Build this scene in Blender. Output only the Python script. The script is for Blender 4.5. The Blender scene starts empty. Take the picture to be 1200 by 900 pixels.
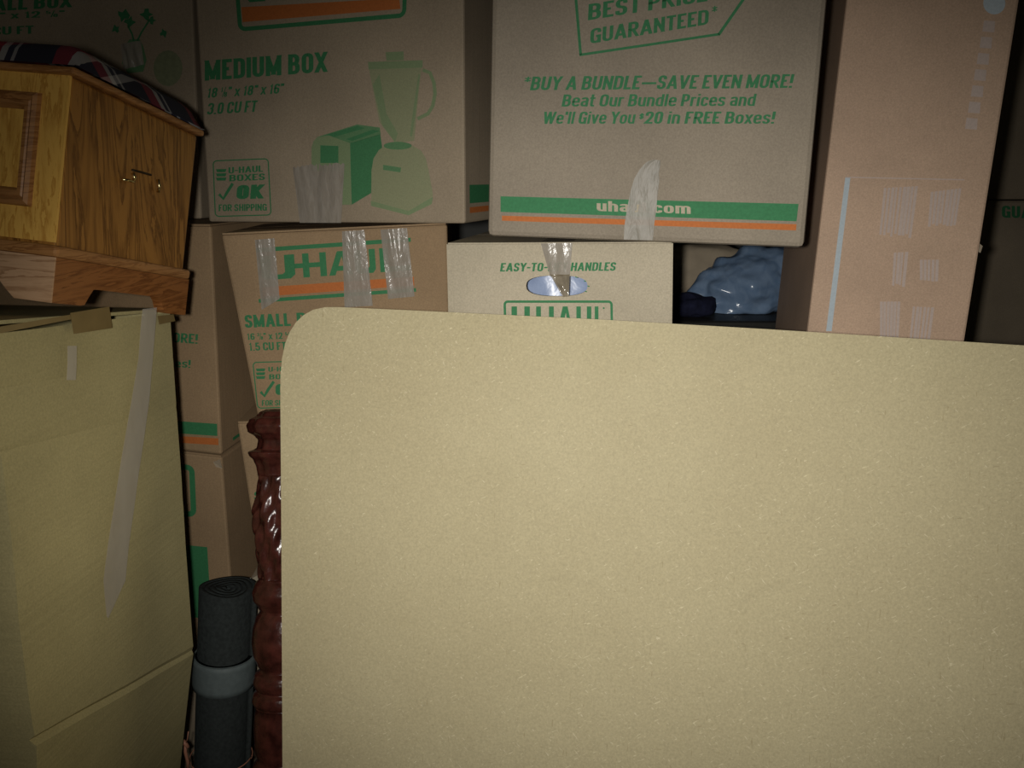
import bpy, bmesh, math, random
import numpy as np
from mathutils import Vector, Matrix, noise

random.seed(7)
S = bpy.context.scene
COL = S.collection

# ---------------------------------------------------------------- camera, world, flash, exposure
PITCH = math.radians(14.5)
FPX = 930.0
CAM = Vector((0, 0, 1.355))
cd = bpy.data.cameras.new('camera')
cd.sensor_width = 36.0
cd.lens = FPX * 36.0 / 1200.0
cd.clip_start = 0.02
cam = bpy.data.objects.new('camera', cd)
COL.objects.link(cam)
cam.location = CAM
cam.rotation_euler = (math.pi / 2 - PITCH, 0, 0)
S.camera = cam

world = bpy.data.worlds.new('world')
S.world = world
world.use_nodes = True
world.node_tree.nodes['Background'].inputs[0].default_value = (0.8, 0.9, 1.0, 1)
world.node_tree.nodes['Background'].inputs[1].default_value = 0.004

FLASH = Vector((-0.038, 0.0, 1.358))
FLASH_AIM = Vector((0.135, 1.0, 0.993))
ld = bpy.data.lights.new('camera_flash', 'SPOT')
ld.energy = 39.5
ld.color = (1.0, 0.97, 0.91)
ld.spot_size = math.radians(90)
ld.spot_blend = 1.0
ld.shadow_soft_size = 0.012
flash = bpy.data.objects.new('camera_flash', ld)
COL.objects.link(flash)
flash.location = FLASH
flash.rotation_euler = (FLASH_AIM - FLASH).to_track_quat('-Z', 'Y').to_euler()
flash.scale = (1.09, 0.79, 1.0)          # the flash window throws a wide, flat beam
ls = bpy.data.lights.new('flash_spill', 'POINT')
ls.energy = 4.5
ls.color = (1.0, 0.95, 0.86)
ls.shadow_soft_size = 0.012
spill = bpy.data.objects.new('flash_spill', ls)
COL.objects.link(spill)
spill.location = FLASH

S.view_settings.view_transform = 'Standard'
S.view_settings.look = 'None'
S.view_settings.gamma = 1.0
S.view_settings.use_curve_mapping = False
S.view_settings.exposure = 0.0

# ---------------------------------------------------------------- where things stand
FW = Vector((0, math.cos(PITCH), -math.sin(PITCH)))
UP = Vector((0, math.sin(PITCH), math.cos(PITCH)))


def ray(px, py):
    return FW + Vector((1, 0, 0)) * ((px - 600) / FPX) + UP * ((450 - py) / FPX)


def at(px, py, y):
    """the point of the room seen at a photograph pixel, y metres into the room"""
    r = ray(px, py)
    return CAM + r * (y / r.y)


def at_z(px, py, z):
    r = ray(px, py)
    return CAM + r * ((z - CAM.z) / r.z)


class Face:
    """a flat face of a real thing: through the point at pixel (px,py), y metres in; yaw>0 turns its right side nearer"""
    def __init__(s, px, py, y, yaw=0.0, tilt=0.0):
        s.o = at(px, py, y)
        a, t = math.radians(yaw), math.radians(tilt)
        s.ex = Vector((math.cos(a), -math.sin(a), 0))
        s.back = Vector((math.sin(a), math.cos(a), 0))
        s.n = (-s.back * math.cos(t) + Vector((0, 0, 1)) * math.sin(t)).normalized()

    def at_level(s, px, py, z):
        """slide a pixel up or down until its point on the face is z metres high"""
        lo, hi = py - 400.0, py + 400.0
        for _ in range(50):
            m = (lo + hi) / 2
            if s.p(px, m).z > z:
                lo = m
            else:
                hi = m
        return (px, lo)

    def p(s, px, py, off=0.0):
        r = ray(px, py)
        k = (s.o - CAM).dot(s.n) / r.dot(s.n)
        return CAM + r * k + s.n * off


# ---------------------------------------------------------------- materials
def mat(name):
    m = bpy.data.materials.new(name)
    m.use_nodes = True
    nt = m.node_tree
    return m, nt, nt.nodes['Principled BSDF']


def N(nt, kind, **kw):
    n = nt.nodes.new(kind)
    for k, v in kw.items():
        setattr(n, k, v)
    return n


def ramp(nt, fac, stops):
    r = N(nt, 'ShaderNodeValToRGB')
    e = r.color_ramp.elements
    while len(e) < len(stops):
        e.new(0.5)
    for i, (p, c) in enumerate(stops):
        e[i].position = p
        e[i].color = (c[0], c[1], c[2], 1) if not isinstance(c, float) else (c, c, c, 1)
    nt.links.new(fac, r.inputs[0])
    return r


def mixc(nt, fac, a, b, blend='MIX'):
    m = N(nt, 'ShaderNodeMix', data_type='RGBA', blend_type=blend)
    for s, v in ((0, fac), (6, a), (7, b)):
        if hasattr(v, 'is_output'):
            nt.links.new(v, m.inputs[s])
        elif s == 0:
            m.inputs[0].default_value = v
        else:
            m.inputs[s].default_value = (v[0], v[1], v[2], 1)
    return m.outputs[2]


def coords(nt, scale=(1, 1, 1), kind='Object'):
    tc = N(nt, 'ShaderNodeTexCoord')
    mp = N(nt, 'ShaderNodeMapping')
    mp.inputs['Scale'].default_value = scale
    nt.links.new(tc.outputs[kind], mp.inputs[0])
    return mp.outputs[0]


def tex(nt, vec, scale, detail=3.0, rough=0.5, dist=0.0):
    t = N(nt, 'ShaderNodeTexNoise')
    t.inputs['Scale'].default_value = scale
    t.inputs['Detail'].default_value = detail
    t.inputs['Roughness'].default_value = rough
    t.inputs['Distortion'].default_value = dist
    nt.links.new(vec, t.inputs['Vector'])
    return t.outputs['Fac']


def bump(nt, bsdf, h, strength, dist=0.001):
    b = N(nt, 'ShaderNodeBump')
    b.inputs['Strength'].default_value = strength
    b.inputs['Distance'].default_value = dist
    nt.links.new(h, b.inputs['Height'])
    nt.links.new(b.outputs[0], bsdf.inputs['Normal'])


def cardboard(name, c, flute=0.25, spec=0.25, rough=0.75, fl=(160, 160, 3)):
    m, nt, b = mat(name)
    v = coords(nt)
    n1 = tex(nt, v, 6, 4)
    n2 = tex(nt, v, 420, 2, 0.6)
    d = tuple(x * 0.86 for x in c)
    l = tuple(min(1, x * 1.10) for x in c)
    c1 = ramp(nt, n1, [(0.3, d), (0.7, l)]).outputs[0]
    g = ramp(nt, n2, [(0.3, 0.80), (0.7, 1.0)]).outputs[0]
    nt.links.new(mixc(nt, 1.0, c1, g, 'MULTIPLY'), b.inputs['Base Color'])
    b.inputs['Roughness'].default_value = rough
    b.inputs['Specular IOR Level'].default_value = spec
    vf = coords(nt, fl)
    bump(nt, b, tex(nt, vf, 1, 1), flute, 0.001)
    return m


def plain(name, c, rough=0.6, spec=0.4, metal=0.0, var=0.12, scale=40, bmp=0.0):
    m, nt, b = mat(name)
    v = coords(nt)
    n = tex(nt, v, scale, 3)
    d = tuple(x * (1 - var) for x in c)
    l = tuple(min(1, x * (1 + var)) for x in c)
    nt.links.new(ramp(nt, n, [(0.3, d), (0.7, l)]).outputs[0], b.inputs['Base Color'])
    b.inputs['Roughness'].default_value = rough
    b.inputs['Specular IOR Level'].default_value = spec
    b.inputs['Metallic'].default_value = metal
    if bmp:
        bump(nt, b, n, bmp, 0.004)
    return m


def oak(name, dark, light, scale, dist=1.2, rough=0.42, bands=True):
    """scale squeezes object space so that the grain runs along the small-scale axis"""
    m, nt, b = mat(name)
    v = coords(nt, scale)
    w = N(nt, 'ShaderNodeTexNoise')
    w.inputs['Scale'].default_value = 1.0
    w.inputs['Detail'].default_value = 6
    w.inputs['Roughness'].default_value = 0.62
    w.inputs['Distortion'].default_value = dist
    nt.links.new(v, w.inputs['Vector'])
    mul = N(nt, 'ShaderNodeMath', operation='MULTIPLY')
    mul.inputs[1].default_value = 7.0
    nt.links.new(w.outputs['Fac'], mul.inputs[0])
    fr = N(nt, 'ShaderNodeMath', operation='FRACT')
    nt.links.new(mul.outputs[0], fr.inputs[0])
    src = fr.outputs[0] if bands else w.outputs['Fac']
    mid = tuple((a + b_) / 2 for a, b_ in zip(dark, light))
    col = ramp(nt, src, [(0.0, dark), (0.25, mid), (0.6, light), (0.9, light), (1.0, dark)]).outputs[0]
    nt.links.new(col, b.inputs['Base Color'])
    b.inputs['Roughness'].default_value = rough
    b.inputs['Specular IOR Level'].default_value = 0.4
    bump(nt, b, src, 0.15, 0.0006)
    return m


M = {}
M['kraft'] = cardboard('kraft_cardboard', (0.40, 0.322, 0.228))
M['kraft_tan'] = cardboard('tan_kraft_cardboard', (0.52, 0.455, 0.335))
M['kraft_warm'] = cardboard('warm_kraft_cardboard', (0.385, 0.262, 0.148))
M['kraft_grey'] = cardboard('greyish_kraft_cardboard', (0.335, 0.282, 0.215))
M['brown'] = cardboard('reddish_brown_cardboard', (0.62, 0.435, 0.305), 0.15, 0.3, 0.6)
M['beige'] = cardboard('beige_cardboard', (0.53, 0.455, 0.225), 0.5, 0.3, 0.6, (3, 3, 170))


def make_mdf():
    m, nt, b = mat('raw_fibreboard')
    v = coords(nt)
    base = ramp(nt, tex(nt, v, 3.5, 5, 0.6), [(0.25, (0.445, 0.38, 0.225)), (0.75, (0.515, 0.45, 0.275))]).outputs[0]
    fine = ramp(nt, tex(nt, v, 330, 3, 0.7), [(0.3, 0.80), (0.65, 1.0)]).outputs[0]
    c = mixc(nt, 1.0, base, fine, 'MULTIPLY')
    # short pale and dark fibres lying every way
    for ang, s, lim, fc in ((0.5, (110, 2.5, 430), 0.665, (0.72, 0.64, 0.42)), (-0.8, (120, 2.5, 460), 0.675, (0.72, 0.64, 0.44)),
                            (1.5, (60, 2.5, 400), 0.68, (0.30, 0.24, 0.13)), (0.1, (80, 2.5, 500), 0.685, (0.28, 0.22, 0.12))):
        tc = N(nt, 'ShaderNodeTexCoord')
        mp0 = N(nt, 'ShaderNodeMapping')
        mp0.inputs['Rotation'].default_value = (0, ang, 0)
        mp = N(nt, 'ShaderNodeMapping')
        mp.inputs['Scale'].default_value = s
        nt.links.new(tc.outputs['Object'], mp0.inputs[0])
        nt.links.new(mp0.outputs[0], mp.inputs[0])
        f = ramp(nt, tex(nt, mp.outputs[0], 1.0, 2, 0.5), [(lim, 0.0), (lim + 0.06, 0.52)]).outputs[0]
        c = mixc(nt, f, c, fc)
    # faint scuffs
    sc = ramp(nt, tex(nt, v, 7, 3, 0.5, 1.5), [(0.66, 0.0), (0.80, 0.16)]).outputs[0]
    c = mixc(nt, sc, c, (0.22, 0.18, 0.11))
    nt.links.new(c, b.inputs['Base Color'])
    b.inputs['Roughness'].default_value = 0.62
    b.inputs['Specular IOR Level'].default_value = 0.25
    return m


M['mdf'] = make_mdf()
M['mdf_edge'] = plain('fibreboard_edge', (0.40, 0.31, 0.17), 0.8, 0.2, scale=200)
M['green'] = plain('green_ink', (0.045, 0.205, 0.085), 0.7, 0.25, var=0.10, scale=300)
M['green_mid'] = plain('half_tone_green_ink', (0.115, 0.245, 0.115), 0.7, 0.25, var=0.10, scale=500)
M['green_dk'] = plain('solid_green_ink', (0.06, 0.21, 0.09), 0.7, 0.25, var=0.10, scale=400)
M['green_bowl'] = plain('dull_green_ink', (0.21, 0.235, 0.135), 0.7, 0.25, var=0.10, scale=200)
M['green_pale'] = plain('pale_green_ink', (0.285, 0.30, 0.175), 0.7, 0.25, var=0.08, scale=500)
M['green_soft'] = plain('soft_green_ink', (0.215, 0.285, 0.15), 0.7, 0.25, var=0.08, scale=500)
M['orange'] = plain('orange_ink', (0.50, 0.155, 0.04), 0.7, 0.25, var=0.08, scale=300)
M['blue_ink'] = plain('pale_blue_ink', (0.50, 0.575, 0.62), 0.7, 0.25, var=0.06, scale=300)
M['blue_faint'] = plain('faint_blue_ink', (0.555, 0.45, 0.395), 0.7, 0.25, var=0.06, scale=300)
M['tan_tape'] = plain('brown_packing_tape', (0.235, 0.165, 0.065), 0.35, 0.4, var=0.1)
M['brass'] = plain('brass', (0.75, 0.58, 0.28), 0.25, 0.5, 1.0, 0.05)
M['dark_metal'] = plain('tarnished_metal', (0.05, 0.035, 0.02), 0.45, 0.4, 0.6)
M['oak_front_lit'] = oak('golden_oak_front_lit', (0.55, 0.27, 0.048), (0.80, 0.47, 0.105), (40, 40, 1.6), 0.3)  # flash is weak here, so the missing light is put into the colour
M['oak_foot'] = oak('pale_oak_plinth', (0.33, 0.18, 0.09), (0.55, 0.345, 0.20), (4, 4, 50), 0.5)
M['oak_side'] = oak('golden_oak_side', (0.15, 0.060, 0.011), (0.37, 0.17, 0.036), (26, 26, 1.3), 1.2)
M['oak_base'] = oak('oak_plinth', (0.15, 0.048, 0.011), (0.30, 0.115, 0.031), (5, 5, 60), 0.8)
M['oak_rim'] = oak('oak_moulding', (0.24, 0.10, 0.03), (0.40, 0.19, 0.065), (6, 6, 60), 0.6)
M['mahogany'] = plain('dark_polished_mahogany', (0.052, 0.014, 0.010), 0.24, 0.4, var=0.5, scale=60, bmp=0.35)
M['mat_dark'] = plain('charcoal_foam', (0.024, 0.029, 0.028), 0.85, 0.25, var=0.25, scale=160, bmp=0.3)
M['band'] = plain('grey_band', (0.115, 0.14, 0.14), 0.6, 0.3, var=0.1, scale=120)
M['string'] = plain('copper_pink_string', (0.42, 0.19, 0.12), 0.5, 0.4)
M['navy'] = plain('navy_cloth', (0.012, 0.014, 0.035), 0.9, 0.2, var=0.4, scale=60, bmp=0.5)
M['cream'] = plain('cream_cloth', (0.40, 0.33, 0.24), 0.9, 0.2, var=0.12, scale=30, bmp=0.3)
M['black_plastic'] = plain('black_plastic', (0.022, 0.021, 0.018), 0.5, 0.4, var=0.2)
M['dark_board'] = plain('dark_brown_board', (0.085, 0.062, 0.045), 0.7, 0.3, var=0.15)
M['wall'] = plain('grey_wall', (0.20, 0.20, 0.19), 0.85, 0.2, var=0.08, scale=4)
M['floor'] = plain('concrete_floor', (0.20, 0.19, 0.17), 0.8, 0.2, var=0.2, scale=8, bmp=0.1)


def make_film(name, c, c2, rough, alpha, scale, bs):
    m, nt, b = mat(name)
    v = coords(nt, scale)
    n = tex(nt, v, 1.0, 3, 0.5, 0.8)
    nt.links.new(ramp(nt, n, [(0.3, c), (0.7, c2)]).outputs[0], b.inputs['Base Color'])
    b.inputs['Roughness'].default_value = rough
    b.inputs['Specular IOR Level'].default_value = 0.5
    b.inputs['Alpha'].default_value = alpha
    bump(nt, b, n, bs, 0.003)
    return m


M['tape'] = make_film('clear_packing_tape', (0.36, 0.32, 0.265), (0.43, 0.39, 0.335), 0.2, 0.74, (150, 150, 45), 0.38)
M['tape_flat'] = make_film('smooth_packing_tape', (0.29, 0.27, 0.225), (0.37, 0.34, 0.29), 0.42, 0.78, (90, 90, 25), 0.5)
M['tape_flat'].node_tree.nodes['Principled BSDF'].inputs['Specular IOR Level'].default_value = 0.3
M['tape_dim'] = make_film('clear_tape_on_beige', (0.66, 0.60, 0.52), (0.74, 0.68, 0.60), 0.3, 0.5, (30, 30, 10), 0.2)
M['tape_dark'] = make_film('folded_clear_tape', (0.20, 0.165, 0.11), (0.32, 0.27, 0.19), 0.12, 0.85, (60, 60, 60), 0.5)
M['blue_bag'] = make_film('blue_plastic_film', (0.13, 0.205, 0.33), (0.20, 0.285, 0.42), 0.2, 1.0, (40, 40, 40), 0.35)
M['blue_liner'] = make_film('light_blue_plastic', (0.25, 0.32, 0.50), (0.35, 0.43, 0.62), 0.3, 1.0, (30, 30, 30), 0.5)


def make_plaid():
    m, nt, b = mat('plaid_fabric')
    v = coords(nt)
    sp = N(nt, 'ShaderNodeSeparateXYZ')
    nt.links.new(v, sp.inputs[0])
    s = N(nt, 'ShaderNodeVectorMath', operation='ADD')
    cols = []
    for ax, off in ((0, 0.02), (1, 0.035)):
        mu = N(nt, 'ShaderNodeMath', operation='MULTIPLY_ADD')
        mu.inputs[1].default_value = 1 / 0.085
        mu.inputs[2].default_value = off * 10
        nt.links.new(sp.outputs[ax], mu.inputs[0])
        fr = N(nt, 'ShaderNodeMath', operation='FRACT')
        nt.links.new(mu.outputs[0], fr.inputs[0])
        r = ramp(nt, fr.outputs[0], [(0.0, (0.012, 0.012, 0.025)), (0.28, (0.012, 0.012, 0.025)), (0.30, (0.30, 0.02, 0.03)), (0.50, (0.30, 0.02, 0.03)),
                                     (0.52, (0.55, 0.52, 0.48)), (0.60, (0.55, 0.52, 0.48)), (0.62, (0.02, 0.02, 0.04)), (0.70, (0.02, 0.02, 0.04)),
                                     (0.71, (0.45, 0.43, 0.42)), (0.75, (0.45, 0.43, 0.42)), (0.76, (0.012, 0.012, 0.025))])
        r.color_ramp.interpolation = 'CONSTANT'
        cols.append(r.outputs[0])
    nt.links.new(mixc(nt, 0.5, cols[0], cols[1]), b.inputs['Base Color'])
    b.inputs['Roughness'].default_value = 0.9
    bump(nt, b, tex(nt, v, 700, 1), 0.3, 0.0005)
    return m


M['plaid'] = make_plaid()


# ---------------------------------------------------------------- building helpers
def new_obj(name, verts, faces, m, parent=None, smooth=False, bevel=0.0, seg=2):
    me = bpy.data.meshes.new(name)
    o = bpy.data.objects.new(name, me)
    COL.objects.link(o)
    if parent is None:
        o.location = base_of(verts)
        d = o.location
    else:
        o.parent = parent
        q, d = parent, Vector((0, 0, 0))
        while q is not None:
            d = d + q.location
            q = q.parent
    me.from_pydata([tuple(Vector(v) - d) for v in verts], [], faces)
    me.materials.append(m)
    if smooth:
        me.polygons.foreach_set('use_smooth', [True] * len(me.polygons))
    if bevel:
        md = o.modifiers.new('bevel', 'BEVEL')
        md.width = bevel
        md.segments = seg
        md.limit_method = 'ANGLE'
    return o


def base_of(verts):
    v = [Vector(a) for a in verts]
    return Vector((sum(a.x for a in v) / len(v), sum(a.y for a in v) / len(v), min(a.z for a in v)))


def tag(o, label, cat, group=None):
    o['label'] = label
    o['category'] = cat
    if group:
        o['group'] = group
    return o


def thing(name, label, cat, loc, group=None):
    o = bpy.data.objects.new(name, None)
    COL.objects.link(o)
    o.location = loc
    o.empty_display_size = 0.05
    return tag(o, label, cat, group)


def structure(name, verts, faces, m):
    o = new_obj(name, verts, faces, m)
    o['kind'] = 'structure'
    return o


BOXF = [(0, 1, 2, 3), (7, 6, 5, 4), (0, 4, 5, 1), (1, 5, 6, 2), (2, 6, 7, 3), (3, 7, 4, 0)]


def hexa(front, back_vec):
    """front: TL TR BR BL points; returns eight corners and faces"""
    f = [Vector(a) for a in front]
    v = f + [a + back_vec for a in f]
    fc = [(3, 2, 1, 0), (4, 5, 6, 7), (0, 1, 5, 4), (1, 2, 6, 5), (2, 3, 7, 6), (3, 0, 4, 7)]
    return v, fc


def grid_mesh(fn, nu, nv):
    v = [fn(i / nu, j / nv) for j in range(nv + 1) for i in range(nu + 1)]
    f = [(j * (nu + 1) + i, j * (nu + 1) + i + 1, (j + 1) * (nu + 1) + i + 1, (j + 1) * (nu + 1) + i) for j in range(nv) for i in range(nu)]
    return v, f


INK = 0.0006


def poly(parent, face, pts, m, name='print_patch', off=INK):
    return new_obj(name, [face.p(x, y, off) for x, y in pts], [tuple(range(len(pts)))], m, parent)


def _round(pts, r, closed=False, keep=()):
    """polyline with its corners rounded (all but the indices in keep)"""
    n = len(pts)
    out = []
    for i, p in enumerate(pts):
        if (not closed and i in (0, n - 1)) or i in keep:
            out.append(p)
            continue
        a, b = pts[i - 1], pts[(i + 1) % n]

        def to(q, p=p):
            return (p[0] + (q[0] - p[0]) * min(.5, r[0] / max(1e-6, abs(q[0] - p[0]) + 1e-6) if abs(q[0] - p[0]) > abs(q[1] - p[1]) else .5),
                    p[1] + (q[1] - p[1]) * min(.5, r[1] / max(1e-6, abs(q[1] - p[1]) + 1e-6) if abs(q[1] - p[1]) >= abs(q[0] - p[0]) else .5))
        s0, s1 = to(a), to(b)
        for k in range(5):
            t = k / 4
            out.append(((1 - t) ** 2 * s0[0] + 2 * t * (1 - t) * p[0] + t * t * s1[0], (1 - t) ** 2 * s0[1] + 2 * t * (1 - t) * p[1] + t * t * s1[1]))
    if closed:
        out.append(out[0])
    return out


def _glyphs():
    G = {}
    R = (.5, .24)
    X = .72                                   # x-height

    def g(ch, w, *strokes):
        G[ch] = (w, strokes)

    def o(x0, y0, x1, y1, keep=(), r=R):
        return _round([(x0, y0), (x1, y0), (x1, y1), (x0, y1)], r, True, keep)
    g('A', .68, [(0, 0), (.46, 1)], [(.54, 1), (1, 0)], [(.25, .25), (.75, .25)])
    g('B', .60, o(0, .52, .94, 1, (0, 3)), o(0, 0, 1, .52, (0, 3)))
    g('C', .58, _round([(1, .69), (1, 1), (0, 1), (0, 0), (1, 0), (1, .31)], R))
    g('D', .60, o(0, 0, 1, 1, (0, 3)))
    g('E', .50, [(1, 1), (0, 1), (0, 0), (1, 0)], [(0, .52), (.9, .52)])
    g('F', .48, [(1, 1), (0, 1), (0, 0)], [(0, .50), (.9, .50)])
    g('G', .60, _round([(1, .73), (1, 1), (0, 1), (0, 0), (1, 0), (1, .45)], R), [(.55, .45), (1, .45)], [(1, .2), (1, 0)])
    g('H', .60, [(0, 0), (0, 1)], [(1, 0), (1, 1)], [(0, .52), (1, .52)])
    g('I', .20, [(.5, 0), (.5, 1)])
    g('K', .62, [(0, 0), (0, 1)], [(.05, .40), (1, 1)], [(.35, .55), (1, 0)])
    g('L', .48, [(0, 1), (0, 0), (1, 0)])
    g('M', .80, [(0, 0), (0, 1)], [(0, 1), (.5, .06)], [(.5, .06), (1, 1)], [(1, 0), (1, 1)])
    g('N', .62, [(0, 0), (0, 1)], [(0, 1), (1, 0)], [(1, 0), (1, 1)])
    g('O', .60, o(0, 0, 1, 1))
    g('P', .56, _round([(0, 0), (0, 1), (1, 1), (1, .44), (0, .44)], R, False, (1,)))
    g('R', .60, _round([(0, 0), (0, 1), (.97, 1), (.97, .48), (0, .48)], R, False, (1,)), [(.45, .48), (1, 0)])
    g('S', .56, _round([(.97, .75), (.97, 1), (0, 1), (0, .53), (1, .47), (1, 0), (.0, 0), (.0, .25)], R))
    g('T', .54, [(0, 1), (1, 1)], [(.5, 1), (.5, 0)])
    g('U', .60, _round([(0, 1), (0, 0), (1, 0), (1, 1)], R))
    g('V', .64, [(0, 1), (.47, 0)], [(.53, 0), (1, 1)])
    g('W', .96, [(0, 1), (.24, 0)], [(.26, 0), (.49, 1)], [(.51, 1), (.74, 0)], [(.76, 0), (1, 1)])
    g('X', .62, [(0, 0), (1, 1)], [(0, 1), (1, 0)])
    g('Y', .62, [(0, 1), (.5, .45)], [(.5, .45), (1, 1)], [(.5, .5), (.5, 0)])
    g('a', .52, _round([(.05, .60), (.05, X), (1, X), (1, 0)], (.4, .2)), _round([(1, .38), (0, .38), (0, 0), (1, .02)], (.4, .18)))
    g('b', .54, [(0, 1), (0, 0)], o(0, 0, 1, X, (0, 3)))
    g('c', .50, _round([(1, .51), (1, X), (0, X), (0, 0), (1, 0), (1, .21)], (.5, .22)))
    g('d', .54, [(1, 1), (1, 0)], o(0, 0, 1, X, (1, 2)))
    g('e', .53, _round([(1, .14), (1, 0), (0, 0), (0, X), (1, X), (1, .37), (0, .37)], (.5, .22), False, (5,)))
    g('f', .36, _round([(.35, 0), (.35, 1), (1, 1)], R), [(0, X), (.95, X)])
    g('h', .53, [(0, 0), (0, 1)], _round([(0, .4), (0, X), (1, X), (1, 0)], (.5, .22)))
    g('i', .20, [(.5, 0), (.5, X)], [(.5, .93), (.5, 1.0)])
    g('l', .20, [(.5, 0), (.5, 1)])
    g('m', .82, [(0, 0), (0, X)], _round([(0, .4), (0, X), (.5, X), (.5, 0)], (.25, .2)), _round([(.5, .4), (.5, X), (1, X), (1, 0)], (.25, .2)))
    g('n', .53, [(0, 0), (0, X)], _round([(0, .4), (0, X), (1, X), (1, 0)], (.5, .22)))
    g('o', .54, o(0, 0, 1, X))
    g('r', .36, [(0, 0), (0, X)], _round([(0, .35), (0, X), (1, X)], (.5, .22)))
    g('s', .50, _round([(.97, .57), (.97, X), (0, X), (0, .40), (1, .33), (1, 0), (0, 0), (0, .16)], (.5, .17)))
    g('t', .36, _round([(.35, 1.0), (.35, 0), (1, 0)], R), [(0, X), (1, X)])
    g('u', .53, _round([(0, X), (0, 0), (1, 0)], R), [(1, X), (1, 0)])
    g('v', .52, [(0, X), (.47, 0)], [(.53, 0), (1, X)])
    g('x', .50, [(0, 0), (1, X)], [(0, X), (1, 0)])
    g('0', .55, o(0, 0, 1, 1))
    g('1', .36, [(.0, .78), (.7, 1), (.7, 0)])
    g('2', .55, _round([(0, .68), (0, 1), (1, 1), (1, .55), (0, 0), (1, 0)], R, False, (4,)))
    g('3', .55, _round([(0, .77), (0, 1), (1, 1), (1, .53), (.4, .53)], (.5, .2)), _round([(.4, .53), (1, .53), (1, 0), (0, 0), (0, .23)], R))
    g('5', .55, _round([(.95, 1), (.06, 1), (.03, .52), (1, .60), (1, 0), (0, 0), (0, .23)], R, False, (1, 2)))
    g('6', .55, _round([(1, .78), (1, 1), (0, 1), (0, 0), (1, 0), (1, .56), (0, .56)], R))
    g('8', .55, o(.03, .52, .97, 1), o(0, 0, 1, .52))
    g('!', .20, [(.5, .32), (.5, 1)], [(.5, 0), (.5, .08)])
    g('.', .20, [(.5, 0), (.5, .06)])
    g("'", .18, [(.5, .78), (.5, 1)])
    g('"', .34, [(0, .78), (0, 1)], [(1, .78), (1, 1)])
    g('-', .34, [(0, .42), (1, .42)])
    g('\u2014', .95, [(0, .42), (1, .42)])
    g('*', .40, [(.5, .62), (.5, 1)], _round([(0, .70), (.5, .82), (1, .93)], (.1, .1)), _round([(0, .93), (.5, .82), (1, .70)], (.1, .1)))
    g('$', .50, _round([(.97, .72), (.97, .92), (0, .92), (0, .53), (1, .47), (1, .08), (.0, .08), (.0, .28)], R), [(.5, -.05), (.5, 1.05)])
    return G


GLYPHS = _glyphs()
FRACTION = {'\u215b': '18', '\u215c': '38', '\u215d': '58'}


def stroke_glyph(ch, x, px, py, v, f, sy=1.0, y0=0.0, sx=1.0):
    w, strokes = GLYPHS[ch]
    if ch == '*':
        px, py = px * .5, py * .55
    w *= sx
    for st in strokes:
        P = [(x + px / 2 + a * (w - px), y0 + sy * (py / 2 + b * (1 - py))) for a, b in st]
        closed = st[0] == st[-1]
        n = len(P)
        base = len(v)
        z = len(f)
        for i in range(n):
            if closed:
                a, b = P[i - 1 if i else n - 2], P[i + 1 if i < n - 1 else 1]
            else:
                a, b = P[max(0, i - 1)], P[min(n - 1, i + 1)]
            p = P[i]
            d0 = Vector((p[0] - a[0], p[1] - a[1]))
            d1 = Vector((b[0] - p[0], b[1] - p[1]))
            if d0.length < 1e-7:
                d0 = d1
            if d1.length < 1e-7:
                d1 = d0
            d0.normalize()
            d1.normalize()
            d = (d0 + d1)
            d = d.normalized() if d.length > 1e-4 else d0
            k = 1 / max(.55, d.dot(d0))
            q = Vector(p)
            off = Vector((-d.y * px / 2 * k, d.x * py / 2 * k * (sy if sy < 1 else 1)))
            if not closed and i in (0, n - 1):
                sg = -1 if i == 0 else 1
                ea, eb = st[i]
                if n == 2 and abs(d.x) > .04 and abs(d.y) > .3:      # a straight slanted stroke: level cut ends
                    q = q + sg * d * (py / 2 * sy / abs(d.y))
                    off = Vector((px * .5, 0)) if d.y < 0 else Vector((-px * .5, 0))
                elif abs(d.x) > .9:
                    if ea < .02 or ea > .98:
                        q.x += sg * d.x * px / 2
                elif eb < .02 or eb > .98 or abs(eb - .72) < .01:
                    q.y += sg * d.y * py / 2 * sy
            v.append((q.x + off.x, q.y + off.y, z))
            v.append((q.x - off.x, q.y - off.y, z))
        for i in range(n - 1):
            f.append((base + 2 * i, base + 2 * i + 1, base + 2 * i + 3, base + 2 * i + 2))
    return w


def text_mesh(s, bold):
    """outline of a line of heavy condensed lettering, capitals 1 high; third number is the stacking order of the strokes"""
    px, py = .125 + bold * 3.6, .105 + bold * 2.1
    v, f = [], []
    x = 0.0
    for ch in s:
        if ch == ' ':
            x += .26
        elif ch in FRACTION:
            a, b = FRACTION[ch]
            x += stroke_glyph(a, x, px * .6, py * 1.0, v, f, .5, .5, .55) + .02
            n = len(v)
            v += [(x - .04, -.02, 0), (x + .04, -.02, 0), (x + .24, 1.0, 0), (x + .16, 1.0, 0)]
            f.append((n, n + 1, n + 2, n + 3))
            x += .14
            x += stroke_glyph(b, x, px * .6, py * 1.0, v, f, .5, 0, .55) + .07
        else:
            x += stroke_glyph(ch, x, px * (.9 if ch.islower() else 1), py * (.88 if ch.islower() else 1), v, f) + .085
    return v, f


def text(parent, face, s, p0, p1, h, lean=0.0, bold=0.022, m=None, off=INK, updir=0.0):
    """flat printed line: baseline from pixel p0 to p1 on the face, capitals h pixels high"""
    v, f = text_mesh(s, bold)
    x0 = min(a[0] for a in v)
    x1 = max(a[0] for a in v)
    out = []
    for x, y, z in v:
        u, w = (x - x0) / (x1 - x0), y * h
        out.append(face.p(p0[0] + u * (p1[0] - p0[0]) + w * (lean + updir), p0[1] + u * (p1[1] - p0[1]) - w, off + 0.000012 * (z % 60)))
    return new_obj('lettering', out, f, m or M['green'], parent)


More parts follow.
